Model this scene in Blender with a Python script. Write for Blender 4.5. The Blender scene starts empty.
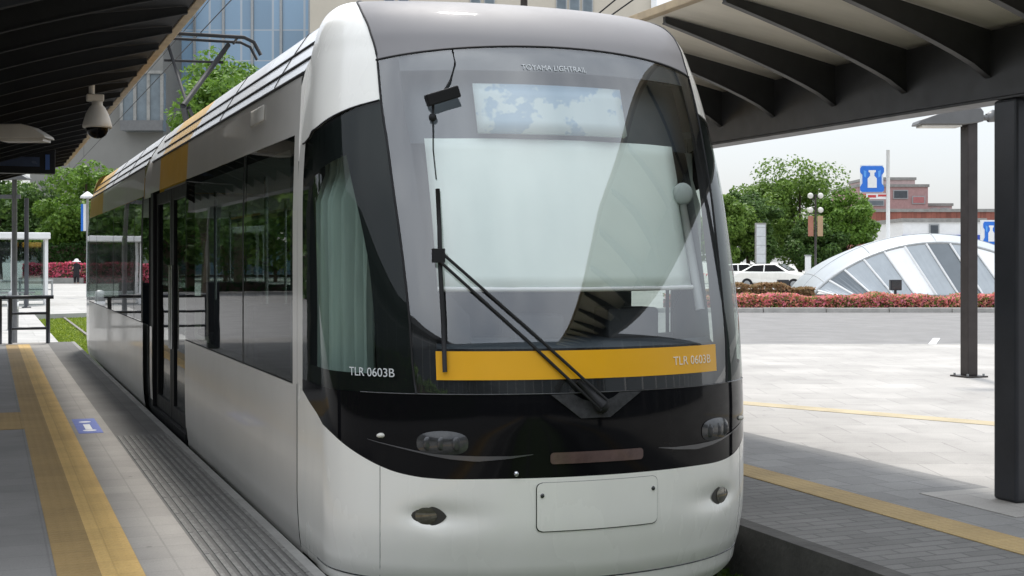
import bpy, bmesh, math, random
import numpy as np
from mathutils import Vector, Matrix
random.seed(7)
sc = bpy.context.scene
COL = sc.collection
R = math.radians
# ------------------------------------------------------------------ camera frame (used only to place far things)
YAW = R(21.25); SA, CA = math.sin(YAW), math.cos(YAW); FPX = 1350.0; EYE = 1.55
def at(u, D, z=0.0):
    """ground point seen at picture column u and distance D in front of the viewer"""
    r = (u - 512) / FPX * D
    return Vector((CA * r + SA * D, -SA * r + CA * D, z))
def zat(v, D): return EYE + (260 - v) / FPX * D
RIGHT = Vector((CA, -SA, 0)); FWD = Vector((SA, CA, 0))

# ------------------------------------------------------------------ materials
MATS = {}
def new_mat(name):
    m = bpy.data.materials.new(name); m.use_nodes = True
    nt = m.node_tree; nt.nodes.clear()
    out = nt.nodes.new('ShaderNodeOutputMaterial')
    return m, nt, out
def N(nt, t, **kw):
    n = nt.nodes.new(t)
    for k, v in kw.items():
        if k in n.inputs: n.inputs[k].default_value = v
        else: setattr(n, k, v)
    return n
def L(nt, a, b): nt.links.new(a, b)
def c4(c): return (c[0], c[1], c[2], 1)
def pbr(name, col, rough=0.5, metal=0.0, var=0.12, scale=3.0, bump=0.0, bscale=40.0, coat=0.0, spec=0.5, rvar=0.1, stretch=None, dirt=None):
    """principled paint / stone with noise-driven colour, roughness and bump"""
    if name in MATS: return MATS[name]
    m, nt, out = new_mat(name)
    p = N(nt, 'ShaderNodeBsdfPrincipled', Metallic=metal)
    p.inputs['Coat Weight'].default_value = coat; p.inputs['Coat Roughness'].default_value = 0.05
    p.inputs['Specular IOR Level'].default_value = spec
    tc = N(nt, 'ShaderNodeTexCoord')
    src = tc.outputs['Object']
    if stretch:
        mp = N(nt, 'ShaderNodeMapping'); mp.inputs['Scale'].default_value = stretch
        L(nt, src, mp.inputs['Vector']); src = mp.outputs['Vector']
    n1 = N(nt, 'ShaderNodeTexNoise', Scale=scale, Detail=6.0, Roughness=0.62); L(nt, src, n1.inputs['Vector'])
    ramp = N(nt, 'ShaderNodeValToRGB')
    lo = [max(0, x * (1 - var)) for x in col]; hi = [min(1, x * (1 + var)) for x in col]
    ramp.color_ramp.elements[0].position = 0.3; ramp.color_ramp.elements[1].position = 0.7
    ramp.color_ramp.elements[0].color = c4(dirt if dirt else lo); ramp.color_ramp.elements[1].color = c4(hi)
    L(nt, n1.outputs['Fac'], ramp.inputs['Fac']); L(nt, ramp.outputs['Color'], p.inputs['Base Color'])
    mr = N(nt, 'ShaderNodeMapRange'); mr.inputs['To Min'].default_value = max(0.02, rough - rvar); mr.inputs['To Max'].default_value = min(1, rough + rvar)
    n2 = N(nt, 'ShaderNodeTexNoise', Scale=scale * 2.3, Detail=4.0); L(nt, src, n2.inputs['Vector'])
    L(nt, n2.outputs['Fac'], mr.inputs['Value']); L(nt, mr.outputs['Result'], p.inputs['Roughness'])
    if bump > 0:
        n3 = N(nt, 'ShaderNodeTexNoise', Scale=bscale, Detail=5.0); L(nt, src, n3.inputs['Vector'])
        b = N(nt, 'ShaderNodeBump', Strength=bump, Distance=0.01); L(nt, n3.outputs['Fac'], b.inputs['Height']); L(nt, b.outputs['Normal'], p.inputs['Normal'])
    L(nt, p.outputs['BSDF'], out.inputs['Surface'])
    MATS[name] = m; return m
def glass(name, tint, refl=0.05, ior=1.5, rough=0.02, wob=0.0):
    """thin window pane: tinted see-through with mirror reflection by fresnel"""
    m, nt, out = new_mat(name)
    tr = N(nt, 'ShaderNodeBsdfTransparent', Color=c4(tint)); gl = N(nt, 'ShaderNodeBsdfGlossy', Roughness=rough)
    mx = N(nt, 'ShaderNodeMixShader'); ge = N(nt, 'ShaderNodeNewGeometry'); dt = N(nt, 'ShaderNodeVectorMath', operation='DOT_PRODUCT')
    L(nt, ge.outputs['Normal'], dt.inputs[0]); L(nt, ge.outputs['Incoming'], dt.inputs[1])
    ab = N(nt, 'ShaderNodeMath', operation='ABSOLUTE'); L(nt, dt.outputs['Value'], ab.inputs[0])
    om = N(nt, 'ShaderNodeMath', operation='SUBTRACT', use_clamp=True); om.inputs[0].default_value = 1.0; L(nt, ab.outputs[0], om.inputs[1])
    pw = N(nt, 'ShaderNodeMath', operation='POWER'); pw.inputs[1].default_value = 5.0; L(nt, om.outputs[0], pw.inputs[0])
    f0 = ((ior - 1) / (ior + 1)) ** 2 + refl
    add = N(nt, 'ShaderNodeMath', operation='MULTIPLY_ADD', use_clamp=True); add.inputs[1].default_value = 1 - f0; add.inputs[2].default_value = f0
    L(nt, pw.outputs[0], add.inputs[0]); L(nt, add.outputs[0], mx.inputs[0])
    L(nt, tr.outputs[0], mx.inputs[1]); L(nt, gl.outputs[0], mx.inputs[2])
    if wob:
        tc = N(nt, 'ShaderNodeTexCoord'); n3 = N(nt, 'ShaderNodeTexNoise', Scale=2.2, Detail=2.0); L(nt, tc.outputs['Object'], n3.inputs['Vector'])
        b = N(nt, 'ShaderNodeBump', Strength=wob, Distance=0.02); L(nt, n3.outputs['Fac'], b.inputs['Height'])
        L(nt, b.outputs['Normal'], gl.inputs['Normal'])
    L(nt, mx.outputs[0], out.inputs['Surface']); return m
def paving(name, col, tile, joint=0.35, var=0.15, rough=0.75, bump=0.25, offset=0.5, jw=0.012, stain=None, rot=0.0, dots=0.0):
    """slabs with joints, per-slab tone and stains"""
    m, nt, out = new_mat(name)
    p = N(nt, 'ShaderNodeBsdfPrincipled', Roughness=rough); p.inputs['Specular IOR Level'].default_value = 0.35
    tc = N(nt, 'ShaderNodeTexCoord'); mp = N(nt, 'ShaderNodeMapping'); mp.inputs['Rotation'].default_value = (0, 0, rot)
    L(nt, tc.outputs['Object'], mp.inputs['Vector'])
    br = N(nt, 'ShaderNodeTexBrick', offset=offset); br.inputs['Scale'].default_value = 1.0
    br.inputs['Brick Width'].default_value = tile[0]; br.inputs['Row Height'].default_value = tile[1]; br.inputs['Mortar Size'].default_value = jw
    br.inputs['Color1'].default_value = c4([x * (1 - var) for x in col]); br.inputs['Color2'].default_value = c4([min(1, x * (1 + var)) for x in col])
    br.inputs['Mortar'].default_value = c4([x * joint for x in col]); br.inputs['Mortar Smooth'].default_value = 0.3
    L(nt, mp.outputs['Vector'], br.inputs['Vector'])
    n1 = N(nt, 'ShaderNodeTexNoise', Scale=0.7, Detail=8.0, Roughness=0.65); L(nt, tc.outputs['Object'], n1.inputs['Vector'])
    r1 = N(nt, 'ShaderNodeMapRange'); r1.inputs['From Min'].default_value = 0.3; r1.inputs['From Max'].default_value = 0.7
    r1.inputs['To Min'].default_value = 0.78; r1.inputs['To Max'].default_value = 1.12; L(nt, n1.outputs['Fac'], r1.inputs['Value'])
    n2 = N(nt, 'ShaderNodeTexNoise', Scale=90.0, Detail=3.0); L(nt, tc.outputs['Object'], n2.inputs['Vector'])
    r2 = N(nt, 'ShaderNodeMapRange'); r2.inputs['To Min'].default_value = 0.8; r2.inputs['To Max'].default_value = 1.2; L(nt, n2.outputs['Fac'], r2.inputs['Value'])
    mu = N(nt, 'ShaderNodeMath', operation='MULTIPLY'); L(nt, r1.outputs[0], mu.inputs[0]); L(nt, r2.outputs[0], mu.inputs[1])
    mx = N(nt, 'ShaderNodeVectorMath', operation='SCALE'); L(nt, br.outputs['Color'], mx.inputs[0]); L(nt, mu.outputs[0], mx.inputs['Scale'])
    vg = N(nt, 'ShaderNodeTexVoronoi', Scale=2.6); L(nt, tc.outputs['Object'], vg.inputs['Vector'])
    rg = N(nt, 'ShaderNodeMapRange'); rg.inputs['From Min'].default_value = .035; rg.inputs['From Max'].default_value = .06; rg.inputs['To Min'].default_value = .68; rg.inputs['To Max'].default_value = 1.0
    L(nt, vg.outputs['Distance'], rg.inputs['Value'])
    n4 = N(nt, 'ShaderNodeTexNoise', Scale=2.8, Detail=9.0, Roughness=0.75, Distortion=0.6); L(nt, tc.outputs['Object'], n4.inputs['Vector'])
    r4 = N(nt, 'ShaderNodeMapRange'); r4.inputs['From Min'].default_value = .30; r4.inputs['From Max'].default_value = .46; r4.inputs['To Min'].default_value = .88; r4.inputs['To Max'].default_value = 1.0; L(nt, n4.outputs['Fac'], r4.inputs['Value'])
    mg = N(nt, 'ShaderNodeMath', operation='MULTIPLY'); L(nt, rg.outputs[0], mg.inputs[0]); L(nt, r4.outputs[0], mg.inputs[1])
    mx2 = N(nt, 'ShaderNodeVectorMath', operation='SCALE'); L(nt, mx.outputs[0], mx2.inputs[0]); L(nt, mg.outputs[0], mx2.inputs['Scale'])
    L(nt, mx2.outputs[0], p.inputs['Base Color'])
    b = N(nt, 'ShaderNodeBump', Strength=bump, Distance=0.006)
    sub = N(nt, 'ShaderNodeMath', operation='SUBTRACT'); L(nt, n2.outputs['Fac'], sub.inputs[0]); L(nt, br.outputs['Fac'], sub.inputs[1])
    hsrc = sub.outputs[0]
    if dots:   # raised blister pattern
        vo = N(nt, 'ShaderNodeTexVoronoi', Randomness=0.0, Scale=1 / dots); L(nt, tc.outputs['Object'], vo.inputs['Vector'])
        rr = N(nt, 'ShaderNodeMapRange'); rr.inputs['From Min'].default_value = .25; rr.inputs['From Max'].default_value = .42; rr.inputs['To Min'].default_value = 1.6; rr.inputs['To Max'].default_value = 0
        L(nt, vo.outputs['Distance'], rr.inputs['Value']); sm = N(nt, 'ShaderNodeMath', operation='ADD'); L(nt, rr.outputs[0], sm.inputs[0]); L(nt, hsrc, sm.inputs[1]); hsrc = sm.outputs[0]
    L(nt, hsrc, b.inputs['Height']); L(nt, b.outputs['Normal'], p.inputs['Normal'])
    L(nt, p.outputs[0], out.inputs['Surface']); return m
def leafmat(name, c1, c2, c3=None, p3=0.9):
    m, nt, out = new_mat(name)
    g = N(nt, 'ShaderNodeNewGeometry'); r = N(nt, 'ShaderNodeValToRGB')
    r.color_ramp.elements[0].color = c4(c1); r.color_ramp.elements[1].color = c4(c2)
    if c3:
        r.color_ramp.interpolation = 'CONSTANT'
        r.color_ramp.elements[1].position = p3 * 0.5
        e = r.color_ramp.elements.new(p3); e.color = c4(c3)
    L(nt, g.outputs['Random Per Island'], r.inputs['Fac'])
    d = N(nt, 'ShaderNodeBsdfPrincipled', Roughness=0.55); d.inputs['Specular IOR Level'].default_value = 0.3
    t = N(nt, 'ShaderNodeBsdfTranslucent'); mx = N(nt, 'ShaderNodeMixShader'); mx.inputs[0].default_value = 0.35
    L(nt, r.outputs[0], d.inputs['Base Color']); L(nt, r.outputs[0], t.inputs['Color'])
    L(nt, d.outputs[0], mx.inputs[1]); L(nt, t.outputs[0], mx.inputs[2]); L(nt, mx.outputs[0], out.inputs['Surface']); return m
def facade(name, wall, glas, sx, sz, mull=0.06, rough=0.15):
    """curtain wall: panes of slightly different tone split by mullions"""
    m, nt, out = new_mat(name)
    p = N(nt, 'ShaderNodeBsdfPrincipled', Roughness=rough); p.inputs['Specular IOR Level'].default_value = 0.9
    tc = N(nt, 'ShaderNodeTexCoord'); mp = N(nt, 'ShaderNodeMapping'); mp.inputs['Rotation'].default_value = (R(90), 0, 0)
    sep = N(nt, 'ShaderNodeSeparateXYZ'); cmb = N(nt, 'ShaderNodeCombineXYZ'); L(nt, tc.outputs['Object'], sep.inputs[0])
    ad = N(nt, 'ShaderNodeMath', operation='ADD'); L(nt, sep.outputs['X'], ad.inputs[0]); L(nt, sep.outputs['Y'], ad.inputs[1])
    L(nt, ad.outputs[0], cmb.inputs['X']); L(nt, sep.outputs['Z'], cmb.inputs['Y'])
    br = N(nt, 'ShaderNodeTexBrick', offset=0.0); br.inputs['Scale'].default_value = 1.0; br.inputs['Brick Width'].default_value = sx; br.inputs['Row Height'].default_value = sz
    br.inputs['Mortar Size'].default_value = mull; br.inputs['Color1'].default_value = c4([x * 0.8 for x in glas]); br.inputs['Color2'].default_value = c4([min(1, x * 1.2) for x in glas]); br.inputs['Mortar'].default_value = c4(wall)
    L(nt, cmb.outputs[0], br.inputs['Vector']); L(nt, br.outputs['Color'], p.inputs['Base Color'])
    L(nt, p.outputs[0], out.inputs['Surface']); return m

M = dict(
    white=pbr('white_car_paint', (0.87, 0.85, 0.79), 0.26, 0.0, 0.035, 1.6, coat=0.4, stretch=(1.5, 1.5, 0.5)),
    silver=pbr('silver_car_paint', (0.72, 0.695, 0.65), 0.34, 0.1, 0.04, 1.5, coat=0.3),
    hood=pbr('silver_grey_hood_paint', (0.235, 0.226, 0.228), 0.58, 0.05, 0.03, 1.5, coat=0.05, spec=0.25),
    gold=pbr('gold_car_paint', (0.78, 0.45, 0.06), 0.38, 0.0, 0.06, 2, coat=0.15),
    roofw=pbr('roof_white_paint', (0.84, 0.84, 0.84), 0.3, 0.0, 0.04, 1.5, coat=0.3),
    black=pbr('gloss_black_mask', (0.005, 0.005, 0.006), 0.06, 0, 0.1, 4, rvar=0.02, coat=0.0, spec=0.15),
    rubber=pbr('black_rubber', (0.014, 0.014, 0.015), 0.65, spec=0.3),
    frit=pbr('black_frit', (0.010, 0.010, 0.011), 0.5, spec=0.25),
    yellow=pbr('yellow_band_paint', (0.80, 0.40, 0.006), 0.35, 0, 0.03, 4, coat=0.3),
    lettering=pbr('pale_lettering', (0.62, 0.64, 0.65), 0.5),
    letterpale=pbr('cream_lettering', (0.88, 0.78, 0.60), 0.5),
    chrome=pbr('satin_chrome', (0.62, 0.63, 0.65), 0.18, 0.9, 0.05, 5),
    lens=pbr('smoky_lens', (0.05, 0.05, 0.052), 0.15, 0.1, 0.3, 30, coat=0.25),
    foglens=pbr('fog_lens', (0.10, 0.095, 0.07), 0.12, 0.4, 0.3, 60, coat=1.0),
    barlens=pbr('brown_bar_lens', (0.10, 0.06, 0.055), 0.2, 0, 0.2, 20, coat=0.6),
    dark=pbr('dark_underframe', (0.02, 0.02, 0.02), 0.7),
    steel=pbr('rail_steel', (0.30, 0.27, 0.25), 0.35, 0.9, 0.2, 8),
    bellows=pbr('grey_bellows', (0.25, 0.25, 0.25), 0.7),
    intr=pbr('cabin_lining', (0.42, 0.43, 0.42), 0.6),
    intdark=pbr('dark_cabin_lining', (0.05, 0.055, 0.06), 0.6),
    dash=pbr('dashboard_plastic', (0.07, 0.085, 0.10), 0.5, bump=0.1),
    seatf=pbr('seat_fabric', (0.03, 0.035, 0.05), 0.9, bump=0.3, bscale=200),
    blind=pbr('cream_roller_blind', (0.82, 0.91, 0.85), 0.8, var=0.03, scale=2),
    curtain=pbr('pleated_curtain', (0.47, 0.515, 0.495), 0.85, var=0.28, scale=5, stretch=(1, 1, 0.1)),
    canopy=pbr('canopy_dark_steel', (0.036, 0.036, 0.037), 0.42, 0.2, 0.2, 4, bump=0.05),
    column=pbr('column_dark_steel', (0.032, 0.034, 0.040), 0.4, 0.2, 0.15, 3, bump=0.04),
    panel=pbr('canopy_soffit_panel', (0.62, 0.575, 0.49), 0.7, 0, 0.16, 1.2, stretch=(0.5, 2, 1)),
    panelshade=pbr('shade_darkened_soffit', (0.012, 0.012, 0.012), 0.85, 0, 0.15, 2),  # left canopy's soffit and fins, backlit shade put into the colour
    trim=pbr('tan_edge_trim', (0.34, 0.26, 0.16), 0.6, 0, 0.2, 6),
    poleb=pbr('brown_pole_paint', (0.05, 0.042, 0.04), 0.4, 0.3, 0.2, 5),
    lampw=pbr('lamp_white', (0.62, 0.60, 0.55), 0.5),
    lampg=pbr('lamp_grey', (0.16, 0.16, 0.16), 0.45, 0.3),
    galv=pbr('galvanised_steel', (0.36, 0.37, 0.37), 0.5, 0.6, 0.15, 8),
    concrete=pbr('concrete', (0.26, 0.255, 0.24), 0.85, 0, 0.2, 2.5, bump=0.3),
    darkconc=pbr('dark_concrete', (0.07, 0.066, 0.06), 0.85, 0, 0.35, 3, bump=0.5, bscale=25),  # darker mottled concrete for the right platform edge
    kerbs=pbr('kerb_stone', (0.40, 0.385, 0.36), 0.8, 0, 0.2, 3, bump=0.2),
    bark=pbr('bark', (0.09, 0.065, 0.045), 0.9, 0, 0.3, 8, bump=0.6, stretch=(1, 1, 0.3)),
    whitep=pbr('white_paint', (0.78, 0.78, 0.77), 0.45, 0, 0.05),
    blue=pbr('sign_blue', (0.02, 0.16, 0.62), 0.4, 0, 0.05),
    navy=pbr('stripe_blue', (0.03, 0.07, 0.40), 0.45),
    red=pbr('sign_red', (0.52, 0.05, 0.05), 0.45),
    brick=paving('red_brick', (0.27, 0.10, 0.075), (0.6, 0.2), 0.8, 0.2, 0.9, 0.1),
    asphalt=pbr('asphalt', (0.20, 0.195, 0.19), 0.9, 0, 0.14, 1.5, bump=0.5, bscale=120),
    galvdark=pbr('weathered_steel', (0.10, 0.10, 0.10), 0.5, 0.4, 0.15, 8),
    fogsur=pbr('fog_surround', (0.035, 0.034, 0.030), 0.45),
    trimgrey=pbr('dark_lamp_trim', (0.09, 0.09, 0.095), 0.15, 0.3, 0.1, 5),
    reflec=pbr('lamp_reflector', (0.075, 0.075, 0.078), 0.25, 0.4, 0.2, 20),
)
# warm/blue split
# ------------------------------------------------------------------ object helpers
WLOC = {}
def tag(o, label=None, cat=None, group=None, kind=None):
    if label: o['label'] = label
    if cat: o['category'] = cat
    if group: o['group'] = group
    if kind: o['kind'] = kind
    return o
def thing(name, loc, label, cat, group=None):
    o = bpy.data.objects.new(name, None); COL.objects.link(o); o.location = loc; o.empty_display_size = 0.2
    WLOC[o.name] = Vector(loc); return tag(o, label, cat, group)
def wl(o): return WLOC.get(o.name, Vector((0, 0, 0)))
def mesh_obj(name, verts, faces, mat, parent=None, smooth=False, loc=None, bevel=0.0):
    """verts in world space; stored relative to the parent thing (or to loc)"""
    base = wl(parent) if parent else Vector(loc if loc else (0, 0, 0))
    V = np.array(verts, dtype=float) - np.array(base)
    me = bpy.data.meshes.new(name); me.from_pydata(V.tolist(), [], faces); me.update()
    mats = mat if isinstance(mat, (list, tuple)) else [mat]
    for m in mats: me.materials.append(m)
    if smooth: me.polygons.foreach_set('use_smooth', [True] * len(me.polygons))
    o = bpy.data.objects.new(name, me); COL.objects.link(o)
    WLOC[o.name] = base
    if parent: o.parent = parent
    elif loc: o.location = base
    if bevel:
        b = o.modifiers.new('bevel', 'BEVEL'); b.width = bevel; b.segments = 2; b.limit_method = 'ANGLE'
    return o
class MB:
    def __init__(s): s.v = []; s.f = []
    def add(s, verts, faces):
        n = len(s.v); s.v += [tuple(p) for p in verts]; s.f += [tuple(i + n for i in f) for f in faces]; return s
    def box(s, lo, hi, frame=None):
        x0, y0, z0 = lo; x1, y1, z1 = hi
        P = [(x0, y0, z0), (x1, y0, z0), (x1, y1, z0), (x0, y1, z0), (x0, y0, z1), (x1, y0, z1), (x1, y1, z1), (x0, y1, z1)]
        if frame is not None: P = [frame(p) for p in P]
        return s.add(P, [(3, 2, 1, 0), (4, 5, 6, 7), (0, 1, 5, 4), (1, 2, 6, 5), (2, 3, 7, 6), (3, 0, 4, 7)])
    def prism(s, poly, d):
        """poly: list of 3d points, extruded by vector d"""
        n = len(poly); d = Vector(d); P = [Vector(p) for p in poly]; Q = [p + d for p in P]
        return s.add(P + Q, [tuple(range(n))[::-1], tuple(range(n, 2 * n))] + [(i, (i + 1) % n, n + (i + 1) % n, n + i) for i in range(n)])
    def tube(s, pts, r, n=8, r1=None):
        pts = [Vector(p) for p in pts]; k = len(pts); V = []; F = []
        for i, p in enumerate(pts):
            t = (pts[min(i + 1, k - 1)] - pts[max(i - 1, 0)]).normalized()
            up = Vector((0, 0, 1)) if abs(t.z) < 0.9 else Vector((0, 1, 0))
            a = t.cross(up).normalized(); b = t.cross(a)
            rr = r if r1 is None else r + (r1 - r) * i / (k - 1)
            for j in range(n):
                an = 2 * math.pi * j / n; V.append(p + a * math.cos(an) * rr + b * math.sin(an) * rr)
        for i in range(k - 1):
            for j in range(n): F.append((i * n + j, i * n + (j + 1) % n, (i + 1) * n + (j + 1) % n, (i + 1) * n + j))
        F.append(tuple(range(n))); F.append(tuple(range((k - 1) * n, k * n))[::-1])
        return s.add(V, F)
    def lathe(s, c, prof, n=16):
        """prof: (radius, z) pairs around a vertical axis through c"""
        c = Vector(c); V = []; F = []; k = len(prof)
        for r, z in prof:
            for j in range(n):
                a = 2 * math.pi * j / n; V.append(c + Vector((r * math.cos(a), r * math.sin(a), z)))
        for i in range(k - 1):
            for j in range(n): F.append((i * n + j, i * n + (j + 1) % n, (i + 1) * n + (j + 1) % n, (i + 1) * n + j))
        F.append(tuple(range(n))[::-1]); F.append(tuple(range((k - 1) * n, k * n)))
        return s.add(V, F)
    def ball(s, c, r, nu=12, nv=8, sc3=(1, 1, 1)):
        pr = [(max(1e-4, math.sin(math.pi * i / nv)) * r, -math.cos(math.pi * i / nv) * r) for i in range(nv + 1)]
        n0 = len(s.v); s.lathe((0, 0, 0), pr, nu); c = Vector(c)
        for i in range(n0, len(s.v)):
            p = s.v[i]; s.v[i] = (c.x + p[0] * sc3[0], c.y + p[1] * sc3[1], c.z + p[2] * sc3[2])
        return s
    def build(s, name, mat, parent=None, smooth=False, loc=None, bevel=0.0): return mesh_obj(name, s.v, s.f, mat, parent, smooth, loc, bevel)
def smooth_by_angle(o, ang=40):
    me = o.data; me.polygons.foreach_set('use_smooth', [True] * len(me.polygons)); me.set_sharp_from_angle(angle=R(ang)); return o
def camframe(D0, off0, z0=0):
    """frame with axes: along picture right, away from viewer, up"""
    o = RIGHT * off0 + FWD * D0
    return lambda p: tuple(o + RIGHT * p[0] + FWD * p[1] + Vector((0, 0, z0 + p[2])))
def offs(u, D): return (u - 512) / FPX * D
FONT = {}
def text_obj(name, txt, size, mat, parent, origin, xdir, ydir, depth=0.002, fit=None, surf=None):
    """lettering turned into a mesh; surf maps (x,y) of the text to a world point"""
    cu = bpy.data.curves.new(name, 'FONT'); cu.body = txt; cu.size = size; cu.extrude = depth; cu.align_x = 'CENTER'; cu.align_y = 'CENTER'
    tmp = bpy.data.objects.new(name + '_src', cu); COL.objects.link(tmp)
    dg = bpy.context.evaluated_depsgraph_get(); me0 = tmp.evaluated_get(dg).to_mesh()
    V = [v.co.copy() for v in me0.vertices]; F = [tuple(p.vertices) for p in me0.polygons]
    tmp.evaluated_get(dg).to_mesh_clear(); bpy.data.objects.remove(tmp); bpy.data.curves.remove(cu)
    w = max(v.x for v in V) - min(v.x for v in V); k = (fit / w) if fit else 1
    if surf: W = [surf(v.x * k, v.y, v.z) for v in V]
    else:
        o = Vector(origin); X = Vector(xdir).normalized(); Y = Vector(ydir).normalized(); Z = X.cross(Y)
        W = [o + X * v.x * k + Y * v.y + Z * v.z for v in V]
    return mesh_obj(name, [tuple(p) for p in W], F, mat, parent)

# ------------------------------------------------------------------ world, sun, camera
w = bpy.data.worlds.new('World'); sc.world = w; w.use_nodes = True
nt = w.node_tree; nt.nodes.clear()
SUN_EL, SUN_ROT = R(62), R(20)       # rotation measured from +Y towards +X
sky = nt.nodes.new('ShaderNodeTexSky'); sky.sky_type = 'NISHITA'; sky.sun_disc = False; sky.sun_elevation = SUN_EL; sky.sun_rotation = SUN_ROT
sky.air_density = 1.0; sky.dust_density = 3.0; sky.ozone_density = 1.0; sky.altitude = 20
# thin white overcast veil, thicker in patches
tcw = nt.nodes.new('ShaderNodeTexCoord'); nz = nt.nodes.new('ShaderNodeTexNoise'); nz.inputs['Scale'].default_value = 2.2; nz.inputs['Detail'].default_value = 6
nt.links.new(tcw.outputs['Generated'], nz.inputs['Vector'])
mrw = nt.nodes.new('ShaderNodeMapRange'); mrw.inputs['From Min'].default_value = 0.3; mrw.inputs['From Max'].default_value = 0.7; mrw.inputs['To Min'].default_value = 0.45; mrw.inputs['To Max'].default_value = 0.95
nt.links.new(nz.outputs['Fac'], mrw.inputs['Value'])
mixw = nt.nodes.new('ShaderNodeMix'); mixw.data_type = 'RGBA'; mixw.inputs['B'].default_value = (6.3, 6.75, 7.5, 1)
sepw = nt.nodes.new('ShaderNodeSeparateXYZ'); nt.links.new(tcw.outputs['Generated'], sepw.inputs[0])
elv = nt.nodes.new('ShaderNodeMapRange'); elv.inputs['From Min'].default_value = 0.0; elv.inputs['From Max'].default_value = 0.75; elv.inputs['To Min'].default_value = 0.80; elv.inputs['To Max'].default_value = 2.1
nt.links.new(sepw.outputs['Z'], elv.inputs['Value'])
vsc = nt.nodes.new('ShaderNodeVectorMath'); vsc.operation = 'SCALE'; vsc.inputs[0].default_value = (6.45, 6.8, 7.25); nt.links.new(elv.outputs[0], vsc.inputs['Scale']); nt.links.new(vsc.outputs[0], mixw.inputs['B'])
nt.links.new(mrw.outputs[0], mixw.inputs['Factor']); nt.links.new(sky.outputs[0], mixw.inputs['A'])
bg = nt.nodes.new('ShaderNodeBackground'); bg.inputs['Strength'].default_value = 0.10
wo = nt.nodes.new('ShaderNodeOutputWorld'); nt.links.new(mixw.outputs['Result'], bg.inputs['Color']); nt.links.new(bg.outputs[0], wo.inputs['Surface'])
sl = bpy.data.lights.new('sun', 'SUN'); sl.energy = 1.85; sl.angle = R(6); sl.color = (1.0, 0.96, 0.90)
so = bpy.data.objects.new('sun', sl); COL.objects.link(so)
sd = Vector((math.sin(SUN_ROT) * math.cos(SUN_EL), math.cos(SUN_ROT) * math.cos(SUN_EL), math.sin(SUN_EL)))
so.rotation_euler = sd.to_track_quat('Z', 'Y').to_euler(); so.location = (0, 0, 50)
cd = bpy.data.cameras.new('camera'); cam = bpy.data.objects.new('camera', cd); COL.objects.link(cam)
cam.location = (0, 0, EYE); cam.rotation_euler = (R(90), 0, -YAW)
cd.sensor_width = 36; cd.lens = 36 * FPX / 1024; cd.shift_y = -28 / 1024; cd.clip_start = 0.05; cd.clip_end = 3000
sc.camera = cam
sc.view_settings.view_transform = 'Standard'; sc.view_settings.look = 'None'; sc.view_settings.exposure = 0.68; sc.view_settings.gamma = 1
sc.view_settings.use_curve_mapping = False
sc.cycles.transparent_max_bounces = 24; sc.cycles.max_bounces = 10; sc.cycles.glossy_bounces = 6; sc.cycles.diffuse_bounces = 5
sc.cycles.caustics_reflective = False; sc.cycles.caustics_refractive = False

# ------------------------------------------------------------------ ground, platforms, road
CX = 2.81
M['leftpave'] = paving('platform_grey_pavers', (0.285, 0.268, 0.245), (0.3, 0.3), 0.86, 0.05, offset=0.0, jw=0.006)
M['leftgrey'] = paving('platform_inner_pavers', (0.20, 0.192, 0.182), (0.3, 0.3), 0.85, 0.07, offset=0.0, jw=0.006)
M['darkpave'] = paving('platform_dark_pavers', (0.135, 0.13, 0.122), (0.45, 0.45), 0.75, 0.08, offset=0.0, jw=0.005)
M['ribs'] = pbr('ribbed_paving', (0.17, 0.165, 0.155), 0.75, 0, 0.3, 14, bump=0.4, stretch=(3, 1, 1))
M['tact'] = paving('yellow_tactile', (0.56, 0.37, 0.135), (0.3, 0.3), 0.88, 0.05, offset=0.0, jw=0.005, bump=0.3, dots=.06)
M['tactdark'] = paving('dark_yellow_tactile', (0.32, 0.215, 0.088), (0.3, 0.3), 0.85, 0.07, offset=0.0, jw=0.005, bump=0.3, dots=.06)  # darker yellow tiles with raised dots
M['tactpale'] = paving('pale_tactile', (0.46, 0.385, 0.25), (0.3, 0.3), 0.9, 0.08, offset=0.0, jw=0.006)  # paler, less saturated yellow for the plaza strip
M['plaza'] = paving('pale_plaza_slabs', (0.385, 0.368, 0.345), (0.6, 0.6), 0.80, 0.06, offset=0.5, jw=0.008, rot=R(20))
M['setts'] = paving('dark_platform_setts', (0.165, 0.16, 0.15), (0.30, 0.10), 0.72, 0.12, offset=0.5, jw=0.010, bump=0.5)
M['midpave'] = paving('grey_platform_pavers', (0.25, 0.245, 0.235), (0.3, 0.3), 0.75, 0.10, offset=0.5, jw=0.007)
M['padpave'] = paving('pale_column_pad', (0.42, 0.40, 0.37), (0.6, 0.6), 0.85, 0.05)
M['farground'] = paving('far_concrete', (0.40, 0.39, 0.37), (2.0, 2.0), 0.85, 0.07, jw=0.02)
M['turf'] = pbr('track_turf', (0.07, 0.12, 0.020), 0.95, 0, 0.35, 9, bump=1.0, bscale=60)
def sheet(name, poly, z0, z1, mat, parent=None, bevel=0.0):
    mb = MB(); mb.prism([(x, y, z0) for x, y in poly], (0, 0, z1 - z0))
    o = mb.build(name, mat, parent, bevel=bevel); tag(o, kind='structure'); return o
def rect(x0, y0, x1, y1): return [(x0, y0), (x1, y0), (x1, y1), (x0, y1)]
g = mesh_obj('ground', [(-900, -900, -.34), (900, -900, -.34), (900, 900, -.34), (-900, 900, -.34)], [(0, 1, 2, 3)], M['farground']); tag(g, kind='structure')
PE0, PE1, PEND = 1.55, 4.10, 26.9
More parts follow.
